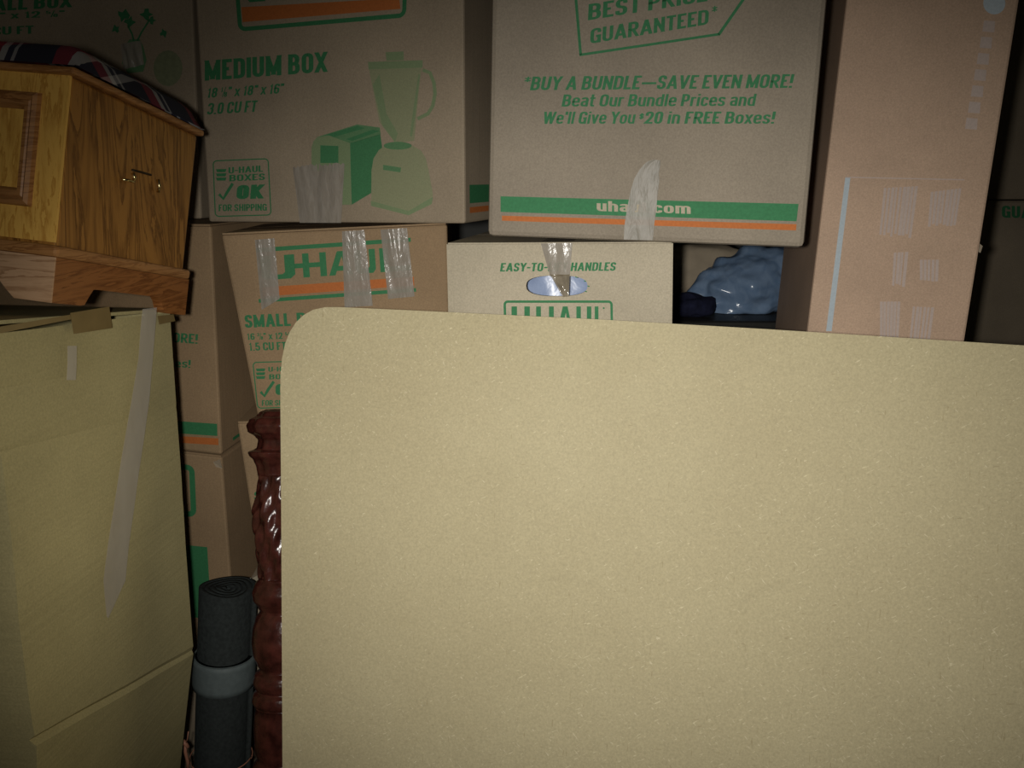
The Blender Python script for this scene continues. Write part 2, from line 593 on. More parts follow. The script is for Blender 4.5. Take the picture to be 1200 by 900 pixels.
def quadmap(q, u, v):
    a = [q[0][k] * (1 - u) + q[1][k] * u for k in (0, 1)]
    b = [q[3][k] * (1 - u) + q[2][k] * u for k in (0, 1)]
    return (a[0] * (1 - v) + b[0] * v, a[1] * (1 - v) + b[1] * v)


def frame(parent, face, quad, rad, th, m=None, name='print_frame', off=INK):
    """rounded outline in a pixel quad TL TR BR BL"""
    w = math.dist(quad[0], quad[1])
    h = math.dist(quad[0], quad[3])

    def loop(ins, r):
        r = max(r, 0.01)
        out = []
        for cx, cy, a0 in ((w - ins - r, ins + r, -90), (w - ins - r, h - ins - r, 0), (ins + r, h - ins - r, 90), (ins + r, ins + r, 180)):
            for k in range(6):
                a = math.radians(a0 + k * 18)
                out.append((cx + r * math.cos(a), cy + r * math.sin(a)))
        return out
    A, B = loop(0, rad), loop(th, rad - th)
    pts = [face.p(*quadmap(quad, x / w, y / h), off) for x, y in A + B]
    n = len(A)
    return new_obj(name, pts, [(i, (i + 1) % n, n + (i + 1) % n, n + i) for i in range(n)], m or M['green'], parent)


def disc(parent, face, cx, cy, rx, ry, m, name='print_dot', off=INK, a0=0, a1=360):
    n = 20
    pts = [face.p(cx + rx * math.cos(math.radians(a0 + (a1 - a0) * i / n)), cy + ry * math.sin(math.radians(a0 + (a1 - a0) * i / n)), off) for i in range(n)]
    return new_obj(name, pts, [tuple(range(n))], m, parent)


def arc_stroke(parent, face, pts, th, m, name='print_stroke', off=INK):
    out = []
    for i, (x, y) in enumerate(pts):
        a = pts[max(0, i - 1)]
        b = pts[min(len(pts) - 1, i + 1)]
        d = Vector((b[0] - a[0], b[1] - a[1])).normalized()
        out += [face.p(x - d.y * th / 2, y + d.x * th / 2, off), face.p(x + d.y * th / 2, y - d.x * th / 2, off)]
    f = [(2 * i, 2 * i + 1, 2 * i + 3, 2 * i + 2) for i in range(len(pts) - 1)]
    return new_obj(name, out, f, m, parent)


# block letters of the moving company's mark, in unit cells (x 0..1, y 0..1 up)
GLYPH = {
    'U': [[(0, 1), (.3, 1), (.3, .28), (.38, .2), (.3, 0), (.14, 0), (0, .16)], [(.3, .0), (.38, .2), (.62, .2), (.7, 0)],
          [(1, 1), (.7, 1), (.7, .28), (.62, .2), (.7, 0), (.86, 0), (1, .16)]],
    'H': [[(0.12, 0), (.36, 0), (.36, 1), (.12, 1)], [(.76, 0), (1, 0), (1, 1), (.76, 1)], [(-.18, .40), (.12, .40), (.12, .60), (-.18, .60)],
          [(.36, .40), (.76, .40), (.76, .60), (.36, .60)]],
    'A': [[(0, 0), (.26, 0), (.56, .78), (.56, 1), (.38, 1)], [(.74, 0), (1, 0), (.66, 1), (.56, 1), (.56, .78)], [(.3, .18), (.68, .18), (.62, .38), (.38, .38)]],
    'L': [[(0, 0), (.3, 0), (.3, 1), (0, 1)], [(.3, 0), (1, 0), (1, .22), (.3, .22)]],
}


def mark(parent, face, word, cells, ybase, h, slope, upx=0.0, m=None):
    """word in block letters; cells give each letter's left and right pixel; ybase is the baseline at x=cells[0][0]"""
    x00 = cells[0][0]
    for ch, (xa, xb) in zip(word, cells):
        v, f = [], []
        for pl in GLYPH[ch]:
            i0 = len(v)
            for x, y in pl:
                X = xa + x * (xb - xa)
                v.append(face.p(X + upx * y * h, ybase + slope * (X - x00) - y * h, INK))
            f.append(tuple(range(i0, len(v))))
        new_obj('logo_letter', v, f, m or M['green'], parent)


def tape_strip(parent, face, quad, m=None, wrinkle=0.0022, off=0.0016, nu=14, nv=22, seed=0, name='tape', ragged=0.0, curl=None):
    def fn(u, v):
        uu = u
        x, y = quadmap(quad, uu, v)
        if ragged and v == 0:
            y += random.uniform(-ragged, ragged)
        k = noise.noise(Vector((u * 3.5 + seed * 7.1, v * 0.9, seed))) + 0.5 * noise.noise(Vector((u * 8 + seed, v * 1.6, 3 + seed)))
        edge = min(1.0, min(u, 1 - u) * 6)
        return face.p(x, y, off + wrinkle * (0.55 + k) * (0.4 + 0.6 * edge) if wrinkle else off)
    v, f = grid_mesh(fn, nu, nv)
    return new_obj(name, v, f, m or M['tape'], parent, smooth=True)


CARD_LABELS = {}


def carton(label, face, quad, depth, m=None, name='cardboard_box', group=None, bevel=0.004, seams=True):
    """closed box: front quad in pixels (TL TR BR BL) on its face, depth straight back"""
    f = [face.p(*q) for q in quad]
    bv = face.back * depth
    v, fc = hexa(f, bv)
    t = thing(name, label, 'box', base_of(v), group)
    new_obj('body', v, fc, m or M['kraft'], t, bevel=bevel)
    # the two top flaps meeting along the middle
    tl, tr = f[0], f[1]
    upv = ((f[0] - f[3]).normalized() + (f[1] - f[2]).normalized()).normalized()
    for a, b in ((0.004, 0.497), (0.503, 0.996)):
        q = [tl + bv * a, tr + bv * a, tr + bv * b, tl + bv * b]
        e = (tr - tl).normalized() * 0.002
        q = [q[0] + e, q[1] - e, q[2] - e, q[3] + e]
        vv, ff = hexa([p + upv * 0.0028 for p in q], -upv * 0.0026)
        new_obj('top_flap', vv, ff, m or M['kraft'], t)
    t['front'] = 1
    del t['front']
    return t, f, bv, upv


def stamp(t, F, quad, icon, lines, check, big, small):
    frame(t, F, quad, 5, 1.3, name='stamp_frame')
    cx, cy, r = icon
    for k in range(3):
        poly(t, F, [(cx - r, cy - r + k * r * .8), (cx + r, cy - r + k * r * .8 - .3), (cx + r * .8, cy - r * .45 + k * r * .8), (cx - r * .8, cy - r * .45 + k * r * .8)],
             M['green'], 'stamp_icon')
    for s, a, b, h in lines:
        text(t, F, s, a, b, h)
    arc_stroke(t, F, check, 3.4, M['green'], 'check_mark')
    text(t, F, *big)
    text(t, F, *small)


# ---------------------------------------------------------------- the setting: a closed storage room
X0, X1, Y0, Y1, ZC = -1.75, 2.35, -1.3, 3.4, 2.45
structure('floor', *hexa([(X0, Y0, 0), (X1, Y0, 0), (X1, Y1, 0), (X0, Y1, 0)], Vector((0, 0, -.05))), M['floor'])
structure('ceiling', *hexa([(X0, Y0, ZC), (X1, Y0, ZC), (X1, Y1, ZC), (X0, Y1, ZC)], Vector((0, 0, .05))), M['wall'])
structure('wall_back', *hexa([(X0, Y1, 0), (X1, Y1, 0), (X1, Y1, ZC), (X0, Y1, ZC)], Vector((0, .05, 0))), M['wall'])
structure('wall_left', *hexa([(X0, Y0, 0), (X0, Y1, 0), (X0, Y1, ZC), (X0, Y0, ZC)], Vector((-.05, 0, 0))), M['wall'])
structure('wall_right', *hexa([(X1, Y0, 0), (X1, Y1, 0), (X1, Y1, ZC), (X1, Y0, ZC)], Vector((.05, 0, 0))), M['wall'])
structure('wall_front', *hexa([(X0, Y0, 0), (X1, Y0, 0), (X1, Y0, ZC), (X0, Y0, ZC)], Vector((0, -.05, 0))), M['wall'])

# ---------------------------------------------------------------- the fibreboard panel leaning in front
BF = Face(345, 365, 1.05, 8, 13.5)


def board():
    def down(px):
        a, b = 900.0, 2600.0
        for _ in range(50):
            c = (a + b) / 2
            if BF.p(px, c).z > 0.0:
                a = c
            else:
                b = c
        return a
    # outline from the photograph: left edge, round corner, top edge that runs past the frame
    tl = (329, 359.5)
    out = [(333.5, down(333.5)), (331, 900), (329.5, 600), (328.5, 470)]
    c = [(328.6, 440), (330.5, 420), (334, 403), (339.5, 389), (347, 377.5), (356, 369), (367, 363), (381, 360), (396, 359.8)]
    out += c
    out += [(480, 363.6), (700, 374.2), (900, 385.8), (1200, 404.8), (1290, 411.0), (1325, 416), (1347, 428), (1362, 450), (1368, 480)]
    out += [(1368, 900), (1368, down(1368))]
    fr = [BF.p(x, y) for x, y in out]
    th = 0.018
    n = len(fr)
    v = fr + [p - BF.n * th for p in fr]
    t = thing('fibreboard_panel', 'large tan fibreboard panel with rounded corner leaning in front of the boxes', 'board', base_of(v))
    new_obj('panel', v, [tuple(range(n)), tuple(range(2 * n - 1, n - 1, -1))], M['mdf'], t)
    e = [v[i] for i in range(2 * n)]
    new_obj('panel_edge', e, [(i, n + i, n + (i + 1) % n, (i + 1) % n) for i in range(n)], M['mdf_edge'], t)


board()

# ---------------------------------------------------------------- BEST PRICE box
def best_price_box():
    F = Face(943, 290, 1.04, 9)
    t, f, bv, upv = carton('large kraft box printed with bundle price offer and green and orange stripes', F,
                           [(577, -70), (976.5, -70), (943, 290.5), (571, 276.5)], 0.42, M['kraft_grey'], bevel=0.007)
    poly(t, F, [(586.7, 230), (935.7, 239), (933.3, 259.3), (586.7, 248.3)], M['green'], 'green_stripe')
    poly(t, F, [(588.3, 252.7), (933.3, 262.7), (932.7, 270), (588.3, 258.6)], M['orange'], 'orange_stripe')
    text(t, F, 'uhaul.com', (699.3, 247.2), (809.3, 250.6), 12, m=M['kraft_tan'], off=0.0011, bold=0.03)
    text(t, F, '*BUY A BUNDLE\u2014SAVE EVEN MORE!', (612, 106), (927.5, 103), 16, 0.22)
    text(t, F, 'Beat Our Bundle Prices and', (658, 125), (884, 124.2), 14.2, 0.2)
    text(t, F, "We'll Give You", (635, 145.2), (743, 145), 14.2, 0.2)
    text(t, F, '$', (748.5, 139.5), (754, 139.5), 6.5, 0.2)
    text(t, F, '20 in FREE Boxes!', (753.5, 145), (906.5, 145), 14.2, 0.2)
    # price tag outline and slanted words
    arc_stroke(t, F, [(672.5, -40), (675, 0), (680.5, 64.5)], 3.2, M['green'], 'tag_outline')
    arc_stroke(t, F, [(679, 64.5), (760, 52.5), (843.5, 40)], 3.0, M['green'], 'tag_outline')
    arc_stroke(t, F, [(842, 41), (872, -2), (899, -42)], 3.4, M['green'], 'tag_outline')
    text(t, F, 'GUARANTEED', (691.5, 51.5), (830, 28.5), 17.5, 0.05)
    text(t, F, '*', (833.5, 25), (840, 24), 17.5, 0.05)
    text(t, F, 'BEST PRICE', (689, 24), (829, 1.5), 19, 0.05)
    # tape with a torn, hooked top end
    L = [(731, 280.5), (732, 262), (735, 244), (738.5, 226), (743, 210), (750, 198), (758, 189.5), (766, 187)]
    R = [(765, 281.5), (766.5, 264), (769, 246), (770.5, 228), (772.5, 212), (772, 202), (773.5, 196), (774, 188)]

    def fn(u, v):
        k = v * (len(L) - 1)
        i = min(int(k), len(L) - 2)
        w = k - i
        a = [L[i][q] * (1 - w) + L[i + 1][q] * w for q in (0, 1)]
        b = [R[i][q] * (1 - w) + R[i + 1][q] * w for q in (0, 1)]
        s = noise.noise(Vector((u * 3, v * 1.2, 5.5))) + 0.4 * noise.noise(Vector((u * 7, v * 3, 1.5)))
        return F.p(a[0] * (1 - u) + b[0] * u, a[1] * (1 - u) + b[1] * u, 0.0020 + 0.0010 * (s + .3))
    v, fc = grid_mesh(fn, 10, 24)
    new_obj('tape', v, fc, M['tape_flat'], t, smooth=True)


best_price_box()

# ---------------------------------------------------------------- MEDIUM BOX
def medium_box():
    F = Face(545, 262, 1.25, 17)
    t, f, bv, upv = carton('dim kraft box printed MEDIUM BOX with a blender and toaster drawing', F,
                           [(226, -45), (543, -45), (545, 262), (244.5, 260)], 0.40)
    # company panel: outline and orange bar (its letters are cut off by the frame)
    frame(t, F, [(273, -44), (479, -66), (476, 20.5), (279.5, 37.2)], 9, 5, name='logo_frame')
    poly(t, F, [(283, 8.5), (468, -2), (469.5, 10.5), (284.5, 26)], M['orange'], 'orange_stripe')
    mark(t, F, 'UHAUL', [(289, 314), (325, 355), (360, 390), (396, 424), (431, 458)], 3, 36, -0.075)
    text(t, F, 'MEDIUM BOX', (239.5, 94.8), (384.5, 84.2), 23.6, 0.0, 0.03)
    text(t, F, '18 \u215b" x 18" x 16"', (242.7, 114.8), (332, 109.3), 11.6, 0.16)
    text(t, F, '3.0 CU FT', (242.7, 134.4), (300.5, 131), 13.4, 0.16)
    stamp(t, F, [(249.3, 188), (315, 185.3), (318.5, 252.5), (252, 254.3)], (259.5, 204.5, 6.2),
          [('U-HAUL', (268, 203.5), (308.5, 201.2), 7.4), ('BOXES', (269, 212.6), (311, 210.8), 7.6)],
          [(257, 227.5), (262, 233), (266, 226), (273, 215)], ('OK', (277, 233.5), (310, 232.5), 16.5, 0.08, 0.045),
          ('FOR SHIPPING', (256.5, 247.6), (313, 246.8), 8))

    def c7(p):
        return [(340 + x / 5.4545, 140 + y / 5.4545) for x, y in p]

    def c2(p):
        return [(200 + x / 3, y / 3) for x, y in p]
    # toaster
    poly(t, F, c7([(138, 330), (138, 180), (150, 140), (175, 112), (250, 100), (390, 150), (392, 545), (330, 545), (325, 330)]), M['green_soft'], 'toaster_drawing')
    poly(t, F, c7([(385, 152), (578, 95), (590, 180), (545, 240), (522, 320), (520, 470), (395, 545)]), M['green_dk'], 'toaster_drawing', 0.0009)
    poly(t, F, c7([(170, 114), (430, 32), (575, 52), (580, 96), (388, 153), (250, 103)]), M['green_mid'], 'toaster_drawing', 0.0009)
    poly(t, F, c7([(235, 98), (430, 40), (480, 56), (285, 112)]), M['green_dk'], 'toaster_drawing', 0.0013)
    poly(t, F, c7([(360, 126), (530, 66), (575, 74), (400, 138)]), M['green_dk'], 'toaster_drawing', 0.0013)
    poly(t, F, c7([(195, 165), (310, 170), (310, 278), (195, 278)]), M['green_dk'], 'toaster_drawing', 0.0009)
    # blender
    poly(t, F, c7([(522, 540), (522, 330), (535, 250), (570, 195), (610, 168), (780, 165), (840, 200), (870, 250), (888, 330), (915, 480), (908, 540), (760, 605)]), M['green_pale'], 'blender_drawing', 0.0013)
    poly(t, F, c7([(518, 520), (760, 585), (915, 495), (908, 540), (760, 612), (520, 552)]), M['green_soft'], 'blender_drawing', 0.0016)
    disc(t, F, 340 + 690 / 5.4545, 140 + 168 / 5.4545, 16.5, 4.6, M['green_mid'], 'blender_drawing', 0.0016)
    poly(t, F, c7([(597, 290), (712, 308), (707, 338), (597, 322)]), M['green_mid'], 'blender_drawing', 0.0016)
    poly(t, F, c2([(697, 238), (885, 220), (872, 330), (857, 495), (790, 502), (735, 430)]), M['green_pale'], 'blender_drawing', 0.0009)
    poly(t, F, c2([(712, 300), (745, 440), (790, 500), (800, 470), (760, 400), (735, 260)]), M['green_soft'], 'blender_drawing', 0.0013)
    poly(t, F, c2([(872, 260), (878, 262), (862, 400), (850, 480), (842, 478), (852, 400)]), M['green_soft'], 'blender_drawing', 0.0013)
    poly(t, F, c2([(695, 218), (887, 212), (887, 238), (697, 244)]), M['green_soft'], 'blender_drawing', 0.0013)
    poly(t, F, c2([(757, 184), (820, 181), (821, 212), (760, 214)]), M['green_soft'], 'blender_drawing', 0.0013)
    arc_stroke(t, F, c2([(886, 246), (912, 256), (926, 290), (930, 330), (922, 372), (905, 400), (868, 418)]), 4.2, M['green_soft'], 'blender_drawing')
    # print on the right-hand side of the box
    base = F.p(545, 262)
    e, b = Vector((F.back.y, -F.back.x, 0)), F.back
    for z0, z1, mm, nm in ((0.030, 0.058, 'green', 'green_stripe'), (0.015, 0.024, 'orange', 'orange_stripe')):
        q = [base + b * d + Vector((0, 0, z)) + e * 0.0008 for d, z in ((.02, z0), (.38, z0), (.38, z1), (.02, z1))]
        new_obj(nm, q, [(0, 1, 2, 3)], M[mm], t)
    # tapes
    tape_strip(t, F, [(344, 197), (372, 193), (383, 261), (352, 261)], seed=1, ragged=2)
    tape_strip(t, F, [(375, 193), (405, 192), (401, 261), (369, 261)], seed=2, ragged=2, off=0.003)


medium_box()

# ---------------------------------------------------------------- SMALL BOX
def small_box():
    F = Face(262, 276, 1.285, -3)
    t, f, bv, upv = carton('kraft box printed SMALL BOX with three clear tapes, under the MEDIUM BOX', F,
                           [(259, 275.5), (524, 263), (528, 484), (302, 490)], 0.27, M['kraft_warm'])

    def c6(p):
        return [(200 + x / 4, 230 + y / 4) for x, y in p]
    frame_ = [((400, 243), (1125, 194), (1126, 213), (402, 263)), ((412, 482), (1150, 430), (1151, 447), (414, 499))]
    for q in frame_:
        poly(t, F, c6(q), M['green'], 'logo_bar')
    poly(t, F, c6([(430, 427), (1140, 377), (1142, 418), (433, 470)]), M['orange'], 'orange_stripe')
    mark(t, F, 'UHAUL', c6([(430, 0), (584, 0)])[0:0] or [(307, 346.5), (352, 383.5), (386, 414), (417, 441), (446, 481)], 328.5, 28, -0.068, -0.07)
    text(t, F, 'SMALL', (287.5, 384.2), (341, 381.8), 15, 0.0, 0.03, updir=-0.08)
    text(t, F, 'BOX', (348.5, 381.5), (386, 379.8), 15, 0.0, 0.03, updir=-0.08)
    text(t, F, '16 \u215c" x 12 \u215d" x 12 \u215d"', (290, 398.3), (378, 395.5), 7.6, updir=-0.08)
    text(t, F, '1.5 CU FT', (292.5, 411), (336, 409.8), 9.4, updir=-0.08)
    stamp(t, F, [(295.7, 424), (352, 422.5), (358, 477), (301.5, 479)], (305.5, 437.5, 5.6),
          [('U-HAUL', (314.5, 435.5), (348, 434.6), 5.6), ('BOXES', (315.5, 444.5), (350, 443.6), 6)],
          [(305.5, 459), (310, 464), (314, 457), (321, 447)], ('OK', (323, 463), (350, 462), 13, 0.0, 0.04),
          ('FOR SHIPPING', (307, 475.5), (354, 474.5), 6.5))
    tape_strip(t, F, [(299, 281), (322, 279), (328, 350), (307, 363)], seed=3)
    tape_strip(t, F, [(401, 271), (427, 269.5), (437, 358), (404, 360)], seed=4, ragged=0)
    tape_strip(t, F, [(446, 269), (477, 267), (486, 347), (455, 350)], seed=5, wrinkle=0.0045)


small_box()

# ---------------------------------------------------------------- EASY-TO-LIFT box with its handle hole
def easy_box():
    F = Face(788, 286, 1.09, 11)
    f = [F.p(524, 286.5), F.p(787, 285.3), F.p(784, 585), F.p(531, 578)]
    bv = F.back * 0.36
    v, fc = hexa(f, bv)
    t = thing('cardboard_box', 'kraft box with an oval handle hole showing blue, under the bundle price box', 'box', base_of(v))
    # front panel with the stadium-shaped hole
    hole = []
    cx, cy, rx, ry = 652.5, 335, 36, 12.2
    n = 28
    for i in range(n):
        a = 2 * math.pi * i / n
        hole.append((cx + rx * math.copysign(abs(math.cos(a)) ** 0.8, math.cos(a)), cy + ry * math.copysign(abs(math.sin(a)) ** 0.75, math.sin(a)) - 0.004 * (cx - 652)))
    bm = bmesh.new()
    th = 0.004
    loops = []
    d = t.location
    for off in (0.0, -th):
        o_ = [bm.verts.new(p + F.n * off - d) for p in f]
        h_ = [bm.verts.new(F.p(x, y, off) - d) for x, y in hole]
        eo = [bm.edges.new((o_[i], o_[(i + 1) % 4])) for i in range(4)]
        eh = [bm.edges.new((h_[i], h_[(i + 1) % n])) for i in range(n)]
        bmesh.ops.triangle_fill(bm, use_beauty=True, edges=eo + eh)
        loops.append((o_, h_))
    for k, m_ in ((0, 4), (1, n)):
        A, B = loops[0][k], loops[1][k]
        for i in range(m_):
            bm.faces.new((A[i], A[(i + 1) % m_], B[(i + 1) % m_], B[i]))
    bmesh.ops.recalc_face_normals(bm, faces=bm.faces)
    me = bpy.data.meshes.new('front_panel')
    bm.to_mesh(me)
    bm.free()
    me.materials.append(M['kraft_tan'])
    o = bpy.data.objects.new('front_panel', me)
    COL.objects.link(o)
    o.parent = t
    # the rest of the body: sides, back, bottom, with thickness
    g = [p - F.n * th for p in f]
    vv = g + [p + bv for p in f]
    ob = new_obj('body', vv, [(4, 5, 6, 7), (1, 2, 6, 5), (2, 3, 7, 6), (3, 0, 4, 7)], M['kraft_tan'], t)
    md = ob.modifiers.new('thickness', 'SOLIDIFY')
    md.thickness = 0.004
    md.offset = 0
    for a, b in ((0.012, 0.498), (0.502, 0.995)):
        q = [f[0] + bv * a, f[1] + bv * a, f[1] + bv * b, f[0] + bv * b]
        z = Vector((0, 0, 0.002))
        w, ff = hexa([p + z for p in q], -z * 2)
        new_obj('top_flap', w, ff, M['kraft_tan'], t)
    text(t, F, 'EASY-TO-LIFT HANDLES', (586, 318.2), (721, 317.2), 10, 0.15, 0.026)
    # perforation dashes round the right end of the hole
    for i in range(5):
        a = math.radians(-80 + i * 26)
        x, y = cx + 2 + (rx) * math.cos(a) * 0.98, cy + 1 + (ry + 1.6) * math.sin(a)
        poly(t, F, [(x - 1.2, y - 1), (x + 1.2, y - .4), (x + 1.2, y + .8), (x - 1.2, y + .2)], M['green'], 'print_dash')
    frame(t, F, [(590, 352), (718, 352), (719, 420), (592, 420)], 5, 2.8, name='logo_frame')
    mark(t, F, 'UHAUL', [(599.5, 621), (625.5, 649), (652, 672), (675.5, 693), (697, 711.5)], 392, 33, 0.0)
    disc(t, F, 707.5, 361, 1.1, 1.1, M['green'], 'registered_dot')
    # tape over the top edge, folded into the hole
    tape_strip(t, F, [(634, 285), (671, 284.5), (668, 322), (645, 324)], seed=8, wrinkle=0.003)
    tape_strip(t, F, [(645, 321), (668, 321), (667, 347), (660, 347)], M['tape_dark'], seed=9, wrinkle=0.006, off=0.004, nu=10, nv=12, name='tape')
    # the same tape lying back over the lid
    c0, c1 = F.p(634, 285.6), F.p(671, 285.2)
    q = [c0 + Vector((0, 0, .003)), c1 + Vector((0, 0, .003)), c1 + bv * .3 + Vector((0, 0, .003)), c0 + bv * .3 + Vector((0, 0, .003))]
    new_obj('tape', q, [(0, 1, 2, 3)], M['tape'], t)
    # blue plastic inside
    ctr = F.p(652, 350) + F.back * 0.10
    vs, fs = blob(ctr, (0.105, 0.052, 0.070), 40, 20, 0.008, 26, 3)
    o = new_obj('blue_bag', vs, fs, M['blue_liner'], None, smooth=True)
    tag(o, 'light blue plastic bag seen through the oval handle hole', 'bag')


def blob(c, r, nu, nv, amp, freq, seed, rot=0.0, flat=None, squash=1.0, crease=0.0):
    v, f = [], []
    cr, sr = math.cos(rot), math.sin(rot)
    for j in range(nv + 1):
        th = math.pi * j / nv
        for i in range(nu):
            ph = 2 * math.pi * i / nu
            n = Vector((math.sin(th) * math.cos(ph), math.sin(th) * math.sin(ph), math.cos(th)))
            k = noise.noise(n * 1.7 + Vector((seed, 0, 0))) * amp * 1.5 + abs(noise.noise(Vector((n.x * r[0], n.y * r[1], n.z * r[2])) * freq + Vector((seed, 2, 1)))) * amp
            if crease:
                q = Vector((n.x * r[0] + n.z * .04, n.y * r[1], n.z * r[2] * 1.6)) * 17 + Vector((seed * 3, 5, 1))
                k += crease * (1 - 2.4 * abs(noise.noise(q))) + crease * .3 * (1 - 2 * abs(noise.noise(q * 2.3)))

            def sq(a):
                return math.copysign(abs(a) ** squash, a)
            p = Vector((sq(n.x) * r[0], sq(n.y) * r[1], sq(n.z) * r[2])) + n * k
            p = Vector((p.x * cr - p.z * sr, p.y, p.x * sr + p.z * cr)) + Vector(c)
            if flat is not None and p.z < flat:
                p.z = flat
            v.append(p)
    for j in range(nv):
        for i in range(nu):
            a, b = j * nu + i, j * nu + (i + 1) % nu
            f.append((a, b, b + nu, a + nu))
    return v, f


easy_box()

# ---------------------------------------------------------------- left stack behind the chest
LF = Face(259.5, 533, 1.36, 7)


def left_stack():
    t, f, bv, upv = carton('kraft box ending MORE! with green and orange stripe, left stack, second from top', LF,
                           [LF.at_level(-30, 252, 1.278), LF.at_level(247, 261, 1.278), (259.7, 533), (10, 505)], 0.42, M['kraft_warm'])
    text(t, LF, 'MORE!', (190.5, 400), (231.8, 402.8), 11.2, 0.05)
    text(t, LF, 'Boxes!', (181, 429), (223.5, 431), 9.2, 0.05)
    poly(t, LF, [(60, 483), (254.6, 496.6), (254.9, 510.8), (62, 498)], M['green'], 'green_stripe')
    poly(t, LF, [(62, 502), (256, 513.6), (256.2, 521.5), (63, 510)], M['orange'], 'orange_stripe')
    # stamp on the side that faces the gap
    base = LF.p(259.7, 533)
    e, b = Vector((LF.back.y, -LF.back.x, 0)), LF.back
    for (d0, d1, z0, z1) in ((.05, .11, .035, .10), (.045, .1, .012, .018)):
        q = [base + b * d + Vector((0, 0, z)) + e * 0.0012 for d, z in ((d0, z0), (d1, z0), (d1, z1), (d0, z1))]
        new_obj('side_stamp', q, [(0, 1, 2, 3)], M['green'], t)
    # box below
    zf = LF.p(259.7, 533).z
    F = Face(259.5, 536, 1.36, 7)

    def to_floor(px0, py0, px1, z):
        a, b_ = 500.0, 3000.0
        for _ in range(50):
            c = (a + b_) / 2
            x = px0 + (c - py0) * px1
            if F.p(x, c).z > z:
                a = c
            else:
                b_ = c
        return (px0 + (a - py0) * px1, a)
    h = 0.43
    t, f, bv, upv = carton('kraft box with green bracket and block, lower left stack behind the rolled mat', F,
                           [(10, 508), (259.5, 536), to_floor(259.5, 536, .075, h), to_floor(10, 508, .16, h)], 0.42, M['kraft_warm'])
    frame(t, F, [(130, 537), (228, 545), (230.5, 606), (133, 600)], 9, 6.5, name='logo_frame')
    poly(t, F, [(130, 630), (243, 641), (248, 726), (140, 712)], M['green'], 'print_block')
    # the bumped corner under the upper box
    c = [F.p(250, 541, .0012), F.p(259, 537.5, .004), F.p(262, 548, .005), F.p(255, 546, .006)]
    new_obj('bent_corner', c, [(0, 1, 2, 3)], M['kraft'], t)
    F2 = Face(270, 720, 1.37, 7)
    p = [Vector((a.x, a.y, 0.428)) for a in (f[3], f[2])] + [Vector((a.x, a.y, 0.0)) for a in (f[2], f[3])]
    v, fc = hexa(p, bv)
    t = thing('cardboard_box', 'kraft box standing on the floor at the foot of the left stack', 'box', base_of(v))
    new_obj('body', v, fc, M['kraft'], t, bevel=.004)
    # topmost: the dim box with the vase drawing
    D = Face(228, 130, 1.50, 4)
    t, f, bv, upv = carton('very dark box printed SMALL BOX with a vase drawing, behind the oak chest', D,
                           [(-60, -80), (222, -80), D.at_level(236, 258.5, 1.283), D.at_level(-30, 243, 1.283)], 0.27)
    text(t, D, 'SMALL BOX', (-42, 15), (85, 8.5), 15, 0.05, 0.03)
    text(t, D, '16 \u215c" x 12 \u215d"', (-40, 24), (76, 19.5), 7.5)
    text(t, D, '1.5 CU FT', (-38, 42.5), (40, 39.5), 9.5)
    for px, py, r in ((145, 18, 9), (152, 26, 8), (172, 17, 9), (178, 24, 6), (136, 34, 6), (192, 39, 6)):
        pts = [(px + r * (0.7 + .3 * math.sin(k * 2.4 + px)) * math.cos(k * .6283), py + r * (0.7 + .3 * math.sin(k * 2.4 + px)) * math.sin(k * .6283)) for k in range(10)]
        poly(t, D, pts, M['green'], 'flower_drawing')
    poly(t, D, [(148, 52), (152, 46), (164, 46), (168, 54), (172, 70), (168, 84), (150, 86), (143, 74)], M['green_mid'], 'vase_drawing')
    disc(t, D, 197, 80, 17, 21, M['green_bowl'], 'vase_drawing')
    arc_stroke(t, D, [(150, 30), (155, 40), (157, 48)], 2, M['green'], 'flower_drawing')
    arc_stroke(t, D, [(175, 24), (166, 38), (161, 48)], 2, M['green'], 'flower_drawing')
    tape_strip(t, D, [(142, 52), (166, 48), (170, 76), (146, 82)], M['tape'], seed=13, wrinkle=0.005)


left_stack()

